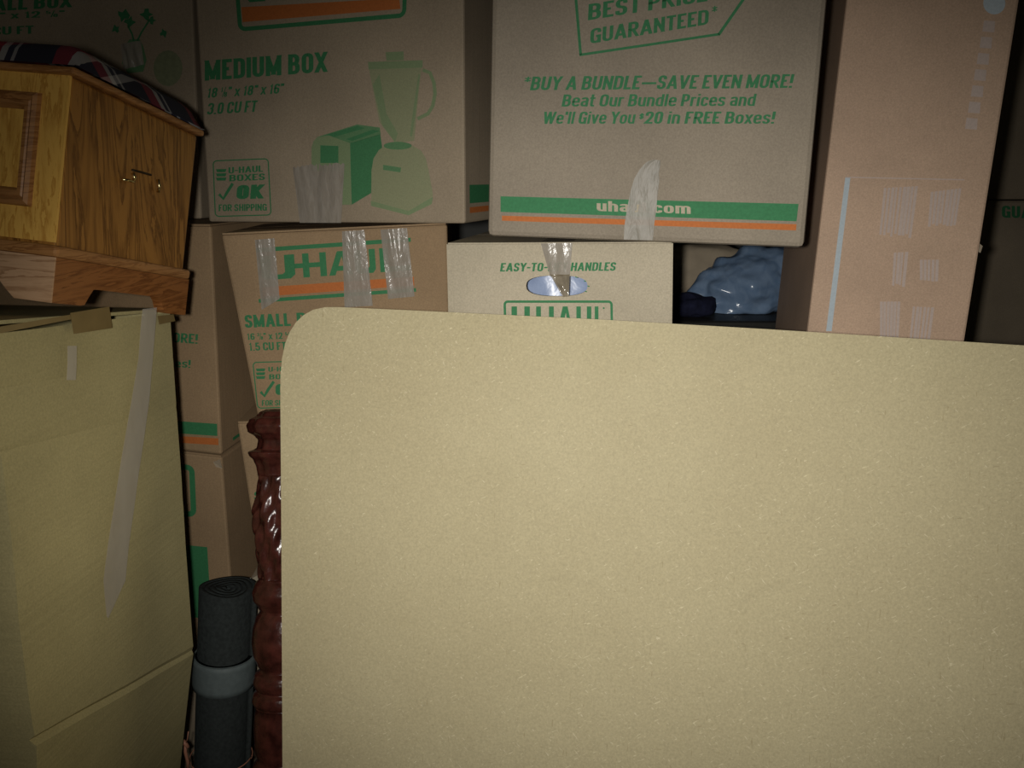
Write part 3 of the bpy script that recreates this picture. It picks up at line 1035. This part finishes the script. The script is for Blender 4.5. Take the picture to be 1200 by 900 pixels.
# ---------------------------------------------------------------- the boxes under the SMALL BOX and under the handle box
def lower_boxes():
    F = Face(278, 493.5, 1.27, -3)
    t, f, bv, upv = carton('kraft box under the SMALL BOX, edge showing beside the carved bedpost', F,
                           [(277.5, 496), (536, 493), (534, 674), (306, 678)], 0.27, M['kraft_warm'])
    text(t, F, 'S', (298, 585.5), (305.5, 585.5), 9.5)
    text(t, F, 'M', (299, 594), (309, 594), 7)
    F3 = Face(289, 680, 1.27, -3)
    v0 = [F3.p(289, 685), F3.p(540, 690)]
    zb = 0.325
    p = [v0[0], v0[1], Vector((v0[1].x, v0[1].y, zb)), Vector((v0[0].x, v0[0].y, zb))]
    v, fc = hexa(p, F3.back * 0.27)
    t = thing('cardboard_box', 'kraft box with raised pale flap corner behind bedpost, third down the middle stack', 'box', base_of(v))
    new_obj('body', v, fc, M['kraft'], t, bevel=.003)
    q = [F3.p(287.5, 681, .004), F3.p(312, 666, .012), F3.p(312, 684, .004)]
    v2, f2 = q + [a - F3.n * .003 for a in q], [(0, 1, 2), (5, 4, 3), (0, 3, 4, 1), (1, 4, 5, 2), (2, 5, 3, 0)]
    new_obj('flap_corner', v2, f2, M['kraft_tan'], t)
    p = [Vector((a.x, a.y, zb - .002)) for a in p[:2]] + [Vector((a.x, a.y, 0)) for a in (p[1], p[0])]
    v, fc = hexa(p, F3.back * 0.27)
    t = thing('cardboard_box', 'kraft box on the floor at the foot of the middle stack behind the board', 'box', base_of(v))
    new_obj('body', v, fc, M['kraft'], t, bevel=.003)
    # support column of the handle box, hidden behind the board
    E = Face(788, 286, 1.09, 11)
    a, b = E.p(531, 578), E.p(784, 585)
    z1 = min(a.z, b.z) - .004
    for k in range(3):
        zt, zb = z1 * (3 - k) / 3 - .002, z1 * (2 - k) / 3
        p = [Vector((a.x, a.y, zt)), Vector((b.x, b.y, zt)), Vector((b.x, b.y, zb)), Vector((a.x, a.y, zb))]
        v, fc = hexa(p, E.back * 0.36)
        t = thing('cardboard_box', ('kraft box directly beneath the handle hole box, behind the board', 'kraft box second from the floor behind the board',
                                    'kraft box on the floor behind the board, beneath the handle hole box')[k], 'box', base_of(v))
        new_obj('body', v, fc, M['kraft_tan'], t, bevel=.003)


lower_boxes()

# ---------------------------------------------------------------- tall brown carton on the right
def brown_box():
    F = Face(1040, 380, 1.22, 11)
    a, b = F.p(946, 388), F.p(1131, 398)
    top_l, top_r = F.p(1003, -90), F.p(1209.5, -90)
    lo_l = a + (a - top_l) * (a.z / (top_l.z - a.z))
    lo_r = b + (b - top_r) * (b.z / (top_r.z - b.z))
    f = [top_l, top_r, lo_r, lo_l]
    bv = F.back * 0.36
    v, fc = hexa(f, bv)
    t = thing('tall_carton', 'tall reddish brown carton with faint blue print standing right of the boxes', 'box', base_of(v))
    new_obj('body', v, fc, M['brown'], t, bevel=.004)
    B, Fa = M['blue_ink'], M['blue_faint']
    poly(t, F, [(990.5, 208), (996.5, 208), (974.5, 388), (968, 388)], B, 'blue_stripe')
    poly(t, F, [(991, 207), (1130, 210), (1130, 211.3), (991, 208.3)], Fa, 'blue_line')

    def cr(p):
        return [(960 + x / 4.2875, 190 + y / 4.2875) for x, y in p]
    rnd = random.Random(3)

    def bars(q, n):
        for i in range(n):
            u0, u1 = i / n, (i + rnd.uniform(.55, .9)) / n
            v1 = rnd.uniform(.9, 1.0)
            poly(t, F, [quadmap(q, u0, 0), quadmap(q, u1, 0), quadmap(q, u1, v1), quadmap(q, u0, v1)], Fa, 'print_bar')
    bars(cr([(325, 130), (500, 120), (465, 385), (300, 375)]), 9)
    bars(cr([(560, 150), (720, 130), (690, 320), (545, 330)]), 8)
    bars(cr([(375, 455), (450, 450), (430, 640), (365, 620)]), 4)
    bars(cr([(505, 490), (605, 490), (600, 600), (505, 600)]), 5)
    bars(cr([(305, 700), (410, 700), (400, 900), (305, 900)]), 6)
    bars(cr([(470, 725), (580, 730), (555, 920), (450, 920)]), 6)
    # upright faint blue lettering near the right edge and the round mark above it
    disc(t, F, 1165, 4, 13, 13, M['blue_ink'], 'print_mark')
    for i in range(7):
        y0 = 24 + i * 19
        x = 1160 - i * 3.4
        poly(t, F, [(x - 7, y0), (x + 6, y0 + 1), (x + 5, y0 + 14), (x - 9, y0 + 13)], Fa, 'print_mark')
    c = F.p(1147, 294) + Vector((0.002, 0.012, 0))
    q = [c, c + Vector((.008, 0, -.004)), c + Vector((.011, .002, .006)), c + Vector((.004, .002, .011))]
    v2, f2 = hexa(q, Vector((0, .003, 0)))
    new_obj('torn_flap', v2, f2, M['cream'], t)
    # brown sheet of dark board standing in the gap left of it
    x1 = a.x - .006
    zt = 1.30
    q = [Vector((x1 - .004, 1.21, zt)), Vector((x1 - .004, 1.21, 0)), Vector((x1 - .004, 1.385, 0)), Vector((x1 - .004, 1.385, zt))]
    return x1


brown_box()

# ---------------------------------------------------------------- dark boxes far right
def far_right():
    F = Face(1200, 238, 2.55, -6)
    t, f, bv, upv = carton('dark box printed GUARANTEED in the shadow right of the tall carton', F,
                           [F.at_level(1075, 233, 1.285), F.at_level(1330, 241, 1.285), F.at_level(1300, 640, .80), F.at_level(1060, 610, .80)], 0.45)
    text(t, F, 'GUARANTEED', (1174, 255), (1285, 258), 14, 0.0, 0.03)
    q = [Vector((a.x, a.y, f[3].z - .002 if i < 2 else 0)) for i, a in enumerate((f[3], f[2], f[2], f[3]))]
    q[1].z = q[0].z
    v, fc = hexa(q, bv)
    t = thing('cardboard_box', 'box on the floor beneath the dark GUARANTEED box', 'box', base_of(v))
    new_obj('body', v, fc, M['kraft'], t, bevel=.003)
    F = Face(1200, 228, 2.6, -6)
    t, f, bv, upv = carton('darkest box at the right edge, on top of the dark GUARANTEED box', F,
                           [(1095, -110), (1370, -110), F.at_level(1335, 236, 1.291), F.at_level(1080, 229.5, 1.291)], 0.42)


far_right()

# ---------------------------------------------------------------- things in the gap: bag, cream blanket, navy cloth, tote
def gap_things():
    zt = 1.06
    t = thing('storage_tote', 'black plastic tote under the blue bag in the gap beside the tall carton', 'tote', (0.5, 1.9, 0.70))
    v, fc = hexa([(.30, 1.68, zt - .03), (.78, 1.68, zt - .03), (.76, 1.70, .70), (.32, 1.70, .70)], Vector((0, .42, 0)))
    new_obj('body', v, fc, M['black_plastic'], t, bevel=.012)
    v, fc = hexa([(.29, 1.67, zt), (.79, 1.67, zt), (.79, 1.67, zt - .03), (.29, 1.67, zt - .03)], Vector((0, .44, 0)))
    new_obj('lid', v, fc, M['black_plastic'], t, bevel=.01)
    v, fc = hexa([(.32, 1.70, .69), (.76, 1.70, .69), (.76, 1.70, 0), (.32, 1.70, 0)], Vector((0, .40, 0)))
    t = thing('cardboard_box', 'plain kraft box on the floor under the black tote', 'box', base_of(v))
    new_obj('body', v, fc, M['kraft'], t, bevel=.004)
    c = at(874, 337, 1.845)
    vs, fs = blob(c, (0.135, 0.085, 0.080), 130, 64, 0.013, 17, 11, rot=0.36, flat=zt + .001, crease=.0055)
    o = new_obj('plastic_bag', vs, fs, M['blue_bag'], None, smooth=True)
    tag(o, 'shiny blue plastic wrapped bundle in the gap beside the tall carton', 'bag')
    c = at(806, 360, 1.735)
    vs, fs = blob(c, (0.055, 0.03, 0.026), 32, 18, 0.008, 30, 4, flat=zt + .001)
    o = new_obj('navy_cloth', vs, fs, M['navy'], None, smooth=True)
    tag(o, 'crumpled navy cloth beside the blue bag in the dark gap', 'cloth')
    c = at(826, 300, 2.02)
    c.z = 1.128
    vs, fs = blob(c, (0.115, 0.045, 0.066), 40, 18, 0.005, 20, 8, squash=0.7, flat=zt + .001)
    o = new_obj('folded_blanket', vs, fs, M['cream'], None, smooth=True)
    tag(o, 'cream folded blanket standing behind the blue bag in the gap', 'blanket')


gap_things()

# ---------------------------------------------------------------- beige carton on the left
def beige_box():
    At, Ac = at(-15, 386, .75), at(40, 868, .75)
    Bt, Bc = at(199, 364, 1.08), at(226.5, 762, 1.07)
    zt = 1.212
    At.z = zt
    sag = zt - Bt.z
    left = Vector((-(Bt - At).y, (Bt - At).x, 0)).normalized() * 0.52
    Ab = At + (Ac - At) * (zt / (zt - Ac.z))
    Bd = at(211, 900, 1.06)
    Bb = Bc + (Bd - Bc) * (Bc.z / (Bc.z - Bd.z))
    rings = []

    def lerp(a, b, z):
        k = (a.z - z) / (a.z - b.z)
        return a + (b - a) * k
    nrm = (Bt - At).cross(Vector((0, 0, 1))).normalized()
    zc = Ac.z
    verts, faces = [], []
    nseg = 10
    zs = []
    for z, ins in tuple((zc * k / 14, 0) for k in range(14)) + ((zc - .03, 0), (zc - .007, -.002), (zc, .006), (zc + .006, -.001), (zc + .03, 0), (0.9, 0.002), (0.96, 0), (0.968, .0008), (1.0, -.0005), (1.085, .0005), (1.091, .0016), (1.097, 0.0003), (1.15, 0), (1.155, .0008), (1.16, 0), (zt - .002, 0)):
        a = lerp(At, Ab, z)
        b = lerp(Bc, Bb, z * (Bc.z / Ac.z)) if z <= Ac.z else lerp(Bt, Bc, (Bc.z + (z - Ac.z) * (Bt.z - Bc.z) / (zt - Ac.z)))
        ring = []
        for k in range(nseg + 1):
            u = k / nseg
            w = math.sin(u * math.pi)
            bulge = .003 * w * noise.noise(Vector((u * 3, z * 6, 1)))
            ring.append(a + (b - a) * u - nrm * (ins * (0.35 + 0.65 * (1 - u) ** .7) - bulge))
        ring += [b + left, a + left]
        verts += ring
        zs.append(z)
    n = nseg + 3
    for j in range(len(zs) - 1):
        for i in range(n):
            faces.append((j * n + i, j * n + (i + 1) % n, (j + 1) * n + (i + 1) % n, (j + 1) * n + i))
    faces.append(tuple(range(n - 1, -1, -1)))
    t = thing('beige_carton', 'tall beige carton with tape streak under the oak chest', 'box', base_of(verts))
    new_obj('body', verts, faces, M['beige'], t, smooth=True).data.set_sharp_from_angle(angle=math.radians(14))
    # lid flaps, the near one lifting a little
    d = (Bt - At)
    for k, (a, b, hi) in enumerate(((0, .49, .012), (.51, 1.0, 0.002))):
        q = [At + left * a, Bt + left * a, Bt + left * b, At + left * b]
        zz = [.003, .003, .003, .003] if k else [.011, .003, .004, .014]
        top = [p + Vector((0, 0, z_)) for p, z_ in zip(q, zz)]
        v, fc = hexa(top, Vector((0, 0, -.004)))
        new_obj('top_flap', v, fc, M['beige'], t)

    # the box's right-hand face as a plane for tapes
    class SideFace(Face):
        def __init__(s):
            s.o = (At + Bt + Ac + Bc) / 4
            s.n = (Bt - At).cross(Ac - At).normalized()
            if s.n.dot(CAM - s.o) < 0:
                s.n = -s.n
    F = SideFace()
    # long clear tape streak
    L = [(163, 362), (158, 420), (150, 470), (141, 520), (130, 590), (122, 640), (117, 680), (121, 722)]
    R = [(180, 360), (175, 425), (171, 470), (164, 520), (154, 590), (147, 640), (143, 680), (123, 724)]

    def fn(u, v):
        k = v * (len(L) - 1)
        i = min(int(k), len(L) - 2)
        w = k - i
        a = [L[i][q] * (1 - w) + L[i + 1][q] * w for q in (0, 1)]
        b = [R[i][q] * (1 - w) + R[i + 1][q] * w for q in (0, 1)]
        return F.p(a[0] * (1 - u) + b[0] * u, a[1] * (1 - u) + b[1] * u, .0045 + .0006 * noise.noise(Vector((u * 3, v * 9, 2))))
    v, fc = grid_mesh(fn, 4, 28)
    new_obj('clear_tape', v, fc, M['tape_dim'], t, smooth=True)
    v, fc = grid_mesh(lambda u, w: F.p(75 + u * 11 + (0 if w < .5 else (w - .5) * -2), 405 + w * 40, .004), 2, 4)
    new_obj('clear_tape', v, fc, M['tape_dim'], t)
    for q in ([(78, 366.5), (124, 359), (128, 384), (82, 391)], [(181, 370), (200, 368), (202, 376), (183, 380)], [(-14, 384), (78, 368.5), (79, 374), (-14, 392)]):
        v, fc = grid_mesh(lambda u, w: F.p(*quadmap(q, u, w), .0042), 3, 3)
        new_obj('brown_tape', v, fc, M['tan_tape'], t)
    # brown tape over the lid edge
    v, fc = grid_mesh(lambda u, w: At + d * (0.0 + u * .5) + left * (0.0 + .05 * w) + Vector((0, 0, .0045)), 3, 2)
    new_obj('brown_tape', v, fc, M['tan_tape'], t)
    return zt


beige_box()

# ---------------------------------------------------------------- oak chest with plaid cushion
def oak_chest():
    O = at(60, 355, 0.85)
    A = Vector((.1882, .9583, -.2152))      # along the right-hand end, to the back
    B = Vector((-.9738, .2106, .0863))      # along the front, to the left
    C = Vector((.128, .1933, .9727))        # up
    s = 0.85 / 0.9
    W, H, Lg = .2521 * s, .2571 * s, .46

    def P(a, b, c):
        return O + A * a + B * b + C * c

    t = thing('oak_chest', 'golden oak chest with panelled front and plaid cushion top on beige carton', 'chest', O)

    def slab(name, a0, a1, b0, b1, c0, c1, m, bev=.002, par=None, smooth=False):
        q = [P(a0, b0, c1), P(a1, b0, c1), P(a1, b0, c0), P(a0, b0, c0), P(a0, b1, c1), P(a1, b1, c1), P(a1, b1, c0), P(a0, b1, c0)]
        return new_obj(name, q, [(3, 2, 1, 0), (4, 5, 6, 7), (0, 1, 5, 4), (1, 2, 6, 5), (2, 3, 7, 6), (3, 0, 4, 7)], m, par or t, bevel=bev)
    hb = .053                                # plinth height
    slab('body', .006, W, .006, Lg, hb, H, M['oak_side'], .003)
    # front board in the brightened oak, its lit look put into the colour
    slab('front_board', .003, .006, .006, Lg, hb + .012, H, M['oak_front_lit'], 0)

    # raised panel with its moulding on the front
    def front_frame(b0, b1, c0, c1, prof, name, m):
        rings = []
        for ins, out in prof:
            rings.append([P(.003 - out, b0 + ins, c0 + ins), P(.003 - out, b1 - ins, c0 + ins), P(.003 - out, b1 - ins, c1 - ins), P(.003 - out, b0 + ins, c1 - ins)])
        v = [p for r in rings for p in r]
        f = []
        for j in range(len(rings) - 1):
            for i in range(4):
                f.append((j * 4 + i, j * 4 + (i + 1) % 4, (j + 1) * 4 + (i + 1) % 4, (j + 1) * 4 + i))
        return new_obj(name, v, f, m, t)
    b0, b1, c0, c1 = .038, .40, .100, .222
    front_frame(b0, b1, c0, c1, [(0, 0), (.001, .005), (.005, .0075), (.009, .0045), (.0105, .006), (.015, .006), (.019, .001), (.0195, 0)], 'panel_moulding', M['oak_rim'])
    slab('front_panel', .0015, .003, b0 + .019, b1 - .019, c0 + .019, c1 - .019, M['oak_front_lit'], 0)
    # waist moulding
    slab('waist_moulding', -.004, W + .003, -.004, Lg + .004, hb - .004, hb + .009, M['oak_rim'], .004)

    # plinth with shaped feet: end board (right) and front board
    def foot_board(name, along, length, flip, m):
        n = 40
        top, bot = [], []
        for i in range(n + 1):
            x = length * i / n
            y = 0.0
            ft = .085 if flip else .055
            e = min(x, length - x)
            if flip:
                lo = .046 if x < length / 2 else .044
            else:
                lo = .05
            if e > lo:
                k = min(1, (e - lo) / .016)
                y = .020 * (math.sin((k - .5) * math.pi) * .5 + .5)
            top.append(x)
            bot.append(y)
        v, f = [], []
        for side in (0.0, .014):
            for x, y in zip(top, bot):
                for c in (y, hb - .004):
                    v.append(P(x, side - .0012, c) if along == 'A' else P(side - .002, x - .001, c))
        m2 = 2 * (n + 1)
        for i in range(n):
            a = 2 * i
            f += [(a, a + 2, a + 3, a + 1), (m2 + a + 1, m2 + a + 3, m2 + a + 2, m2 + a), (a, m2 + a, m2 + a + 2, a + 2), (a + 1, a + 3, m2 + a + 3, m2 + a + 1)]
        f += [(0, 1, m2 + 1, m2), (m2 - 2, 2 * m2 - 2, 2 * m2 - 1, m2 - 1)]
        return new_obj(name, v, f, m, t)
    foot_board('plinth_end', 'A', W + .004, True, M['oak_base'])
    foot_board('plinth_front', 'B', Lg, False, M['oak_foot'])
    slab('plinth_back', W - .012, W, .016, Lg, 0.02, hb - .004, M['oak_base'])

    # lid rim and cushion
    slab('lid', -.004, W + .001, -.004, Lg + .004, H, H + .008, M['oak_rim'], .003)
    nu, nv = 26, 40
    v, f = [], []
    for j in range(nv + 1):
        for i in range(nu + 1):
            u, w = i / nu, j / nv
            e = min(u, 1 - u) * (W + .012)
            g = min(w, 1 - w) * (Lg + .012)
            k = (1 - (1 - min(1, e / .028)) ** 2.2) * (1 - (1 - min(1, g / .028)) ** 2.2)
            v.append(P(-.004 + u * (W + .004), -.005 + w * (Lg + .010), H + .009 + .028 * k))
    f = [(j * (nu + 1) + i, j * (nu + 1) + i + 1, (j + 1) * (nu + 1) + i + 1, (j + 1) * (nu + 1) + i) for j in range(nv) for i in range(nu)]
    new_obj('cushion', v, f, M['plaid'], t, smooth=True)

    # brass bail handle on the right-hand end
    class EndFace(Face):
        def __init__(s):
            s.o = P(0, .006, 0)
            s.n = -B
    F = EndFace()

    def tube(name, pts, r, m, par):
        v, f = [], []
        n = 8
        for i, p in enumerate(pts):
            d = (pts[min(i + 1, len(pts) - 1)] - pts[max(i - 1, 0)]).normalized()
            x = d.orthogonal().normalized()
            y = d.cross(x)
            for k in range(n):
                a = 2 * math.pi * k / n
                v.append(p + x * (r * math.cos(a)) + y * (r * math.sin(a)))
        for i in range(len(pts) - 1):
            for k in range(n):
                f.append((i * n + k, i * n + (k + 1) % n, (i + 1) * n + (k + 1) % n, (i + 1) * n + k))
        f += [tuple(range(n - 1, -1, -1)), tuple(range((len(pts) - 1) * n, len(pts) * n))]
        return new_obj(name, v, f, m, par, smooth=True)
    for (x0, y0), (x1, y1) in (((152, 202), (153, 213)), ((181.5, 210), (182, 225))):
        tube('handle_post', [F.p(x0, y0, .004), F.p((x0 + x1) / 2, (y0 + y1) / 2, .006), F.p(x1, y1, .004)], .0021, M['brass'], t)
    tube('handle', [F.p(137, 209.5, .007), F.p(142, 210.5, .010), F.p(147, 212, .010), F.p(152.5, 213, .005)], .0017, M['brass'], t)
    tube('handle_slot', [F.p(154, 199, .0008), F.p(164, 201.5, .001), F.p(176, 205, .001)], .0014, M['dark_metal'], t)
    return tube


TUBE = oak_chest()


# ---------------------------------------------------------------- turned parts
def axis_frame(p0, p1):
    d = (p1 - p0).normalized()
    x = d.cross(Vector((0, 1, 0))).normalized()
    y = d.cross(x).normalized()
    return d, x, y


def lathe(name, p0, d, x, y, prof, m, parent, n=48, carve=None, sub=3):
    """prof: (distance along axis, radius); carve(t,a) scales the radius"""
    pts = []
    for i in range(len(prof) - 1):
        for k in range(sub):
            w = k / sub
            ws = w * w * (3 - 2 * w)
            pts.append((prof[i][0] * (1 - w) + prof[i + 1][0] * w, prof[i][1] * (1 - ws) + prof[i + 1][1] * ws))
    pts.append(prof[-1])
    v, f = [], []
    for s, r in pts:
        for k in range(n):
            a = 2 * math.pi * k / n
            rr = r * (carve(s, a) if carve else 1.0)
            v.append(p0 + d * s + x * (rr * math.cos(a)) + y * (rr * math.sin(a)))
    for j in range(len(pts) - 1):
        for k in range(n):
            f.append((j * n + k, j * n + (k + 1) % n, (j + 1) * n + (k + 1) % n, (j + 1) * n + k))
    f += [tuple(range(n)), tuple(range(len(pts) * n - 1, (len(pts) - 1) * n - 1, -1))]
    return new_obj(name, v, f, m, parent, smooth=True)


def bedpost():
    top, low = at(333, 478, 1.135), at(333, 900, 0.985)
    d = (low - top).normalized()
    bot = top + d * (top.z / -d.z)
    ln = (bot - top).length
    d, x, y = axis_frame(top, bot)

    # photograph rows to distance along the axis
    def row(py):
        a, b = 0.0, ln
        for _ in range(40):
            c = (a + b) / 2
            q = top + d * c - CAM
            yy = 450 - FPX * q.dot(UP) / q.dot(FW)
            if yy < py:
                a = c
            else:
                b = c
        return a

    def rad(py, half):
        q = top + d * row(py) - CAM
        return half * q.dot(FW) / FPX
    t = thing('bedpost', 'dark carved mahogany bedpost standing behind the left edge of the board', 'bedpost', bot)

    def prof(rows):
        return [(row(py), rad(py, h)) for py, h in rows]
    m = M['mahogany']
    lathe('finial', top, d, x, y, prof([(479, 2), (479.5, 20), (483, 27), (487, 30), (491, 37), (498, 40.5), (505, 39), (511, 31), (515, 28), (522, 29), (527, 31)]), m, t,
          carve=lambda s, a: 1 + .05 * math.cos(a * 9))
    lathe('leaf_collar', top, d, x, y, prof([(525, 31), (529, 39), (532, 38), (538, 33), (546, 30), (556, 28.5)]), m, t,
          carve=lambda s, a: 1 + .07 * abs(math.cos(a * 5)))
    lathe('carved_column', top, d, x, y, prof([(555, 28.5), (570, 28.5), (585, 31), (600, 34), (618, 33), (640, 31), (660, 28.5), (676, 27)]), m, t, n=96,
          carve=lambda s, a: 1 + .07 * math.cos(a * 8 + s * 60) + .03 * math.sin(a * 16 - s * 130), sub=8)
    lathe('ring_moulding', top, d, x, y, prof([(675, 28), (683, 33), (692, 36), (700, 35), (708, 30), (714, 27)]), m, t)
    lathe('vase_turning', top, d, x, y, prof([(713, 27), (722, 32), (735, 35.5), (750, 36.5), (764, 35), (774, 31), (782, 27)]), m, t)
    lathe('ring_moulding', top, d, x, y, prof([(781, 27), (787, 33), (796, 35), (802, 33), (805, 30), (810, 35), (818, 36), (824, 33)]), m, t)
    lathe('lower_column', top, d, x, y, prof([(823, 33), (850, 34), (875, 33), (886, 30), (893, 35), (902, 36), (912, 32)]) + [(ln * .8, .033), (ln, .033)], m, t)


bedpost()


# ---------------------------------------------------------------- rolled mat with band and string
def rolled_mat():
    top, low = at(266, 688, 1.185), at(259, 900, 1.155)
    d = (low - top).normalized()
    bot = top + d * (top.z / -d.z)
    ln = (bot - top).length
    d, x, y = axis_frame(top, bot)

    def row(py):
        a, b = 0.0, ln
        for _ in range(40):
            c = (a + b) / 2
            q = top + d * c - CAM
            if 450 - FPX * q.dot(UP) / q.dot(FW) < py:
                a = c
            else:
                b = c
        return a
    R = 0.0485
    t = thing('rolled_mat', 'charcoal foam mat rolled upright between beige carton and bedpost', 'mat', bot)
    # spiral sheet with thickness
    turns, th = 5, .0075
    n = 40 * turns
    v, f = [], []
    ring = []
    for i in range(n + 1):
        a = 2 * math.pi * i / 40
        r = R - (R - .006) * (1 - i / n) - .0
        wob = .0012 * noise.noise(Vector((math.cos(a), math.sin(a), i * .02)))
        ring.append((a, r + wob))
    for s in (0.0, ln):
        for off in (0.0, -th):
            for a, r in ring:
                sag = .002 * math.sin(a * 2) if s == 0 else 0
                v.append(top + d * (s + sag) + x * ((r + off) * math.cos(a)) + y * ((r + off) * math.sin(a)))
    k = n + 1
    for i in range(n):
        f += [(i, i + 1, 2 * k + i + 1, 2 * k + i), (k + i + 1, k + i, 3 * k + i, 3 * k + i + 1), (i, k + i, k + i + 1, i + 1)]
    f += [(0, 2 * k, 3 * k, k), (n, k + n, 3 * k + n, 2 * k + n)]
    new_obj('foam_sheet', v, f, M['mat_dark'], t, smooth=True)
    s0, s1 = row(766), row(800)
    lathe('band', top, d, x, y, [(s0, R - .002), (s0 + .0005, R + .0018), ((s0 + s1) / 2, R + .0022), (s1 - .0005, R + .0018), (s1, R - .002)], M['band'], t)
    # string tied round the lower part
    sp = row(884)
    st = thing('string', 'thin copper pink string tied round the rolled mat', 'string', top + d * sp)
    ringp = [top + d * (sp + .005 * math.sin(a * .1)) + x * ((R + .0022) * math.cos(a)) + y * ((R + .0022) * math.sin(a)) for a in [2 * math.pi * i / 40 for i in range(41)]]
    TUBE('loop', ringp, .0011, M['string'], st)
    kx = top + d * (sp - .012)
    left = (kx - CAM)
    side = x if x.x < 0 else -x
    toc = (CAM - kx).normalized()
    kn = at(217.5, 872, 1.098)
    TUBE('knot', [kn + Vector((-.004, 0, .006)), kn, kn + Vector((.003, 0, -.006))], .0035, M['string'], st)
    TUBE('tail', [kn, kn + Vector((-.001, -.002, -.012)), kn + Vector((.001, -.002, -.03)), kn + Vector((-.001, 0, -.05))], .0028, M['string'], st)
    TUBE('tail', [kn + Vector((-.002, 0, .002)), kn + Vector((-.008, -.002, .012)), kn + Vector((-.012, 0, .024))], .0009, M['string'], st)
    TUBE('tail', [kn + Vector((.001, 0, .002)), kn + Vector((.005, -.002, .012)), kn + Vector((.007, 0, .024))], .0009, M['string'], st)


rolled_mat()
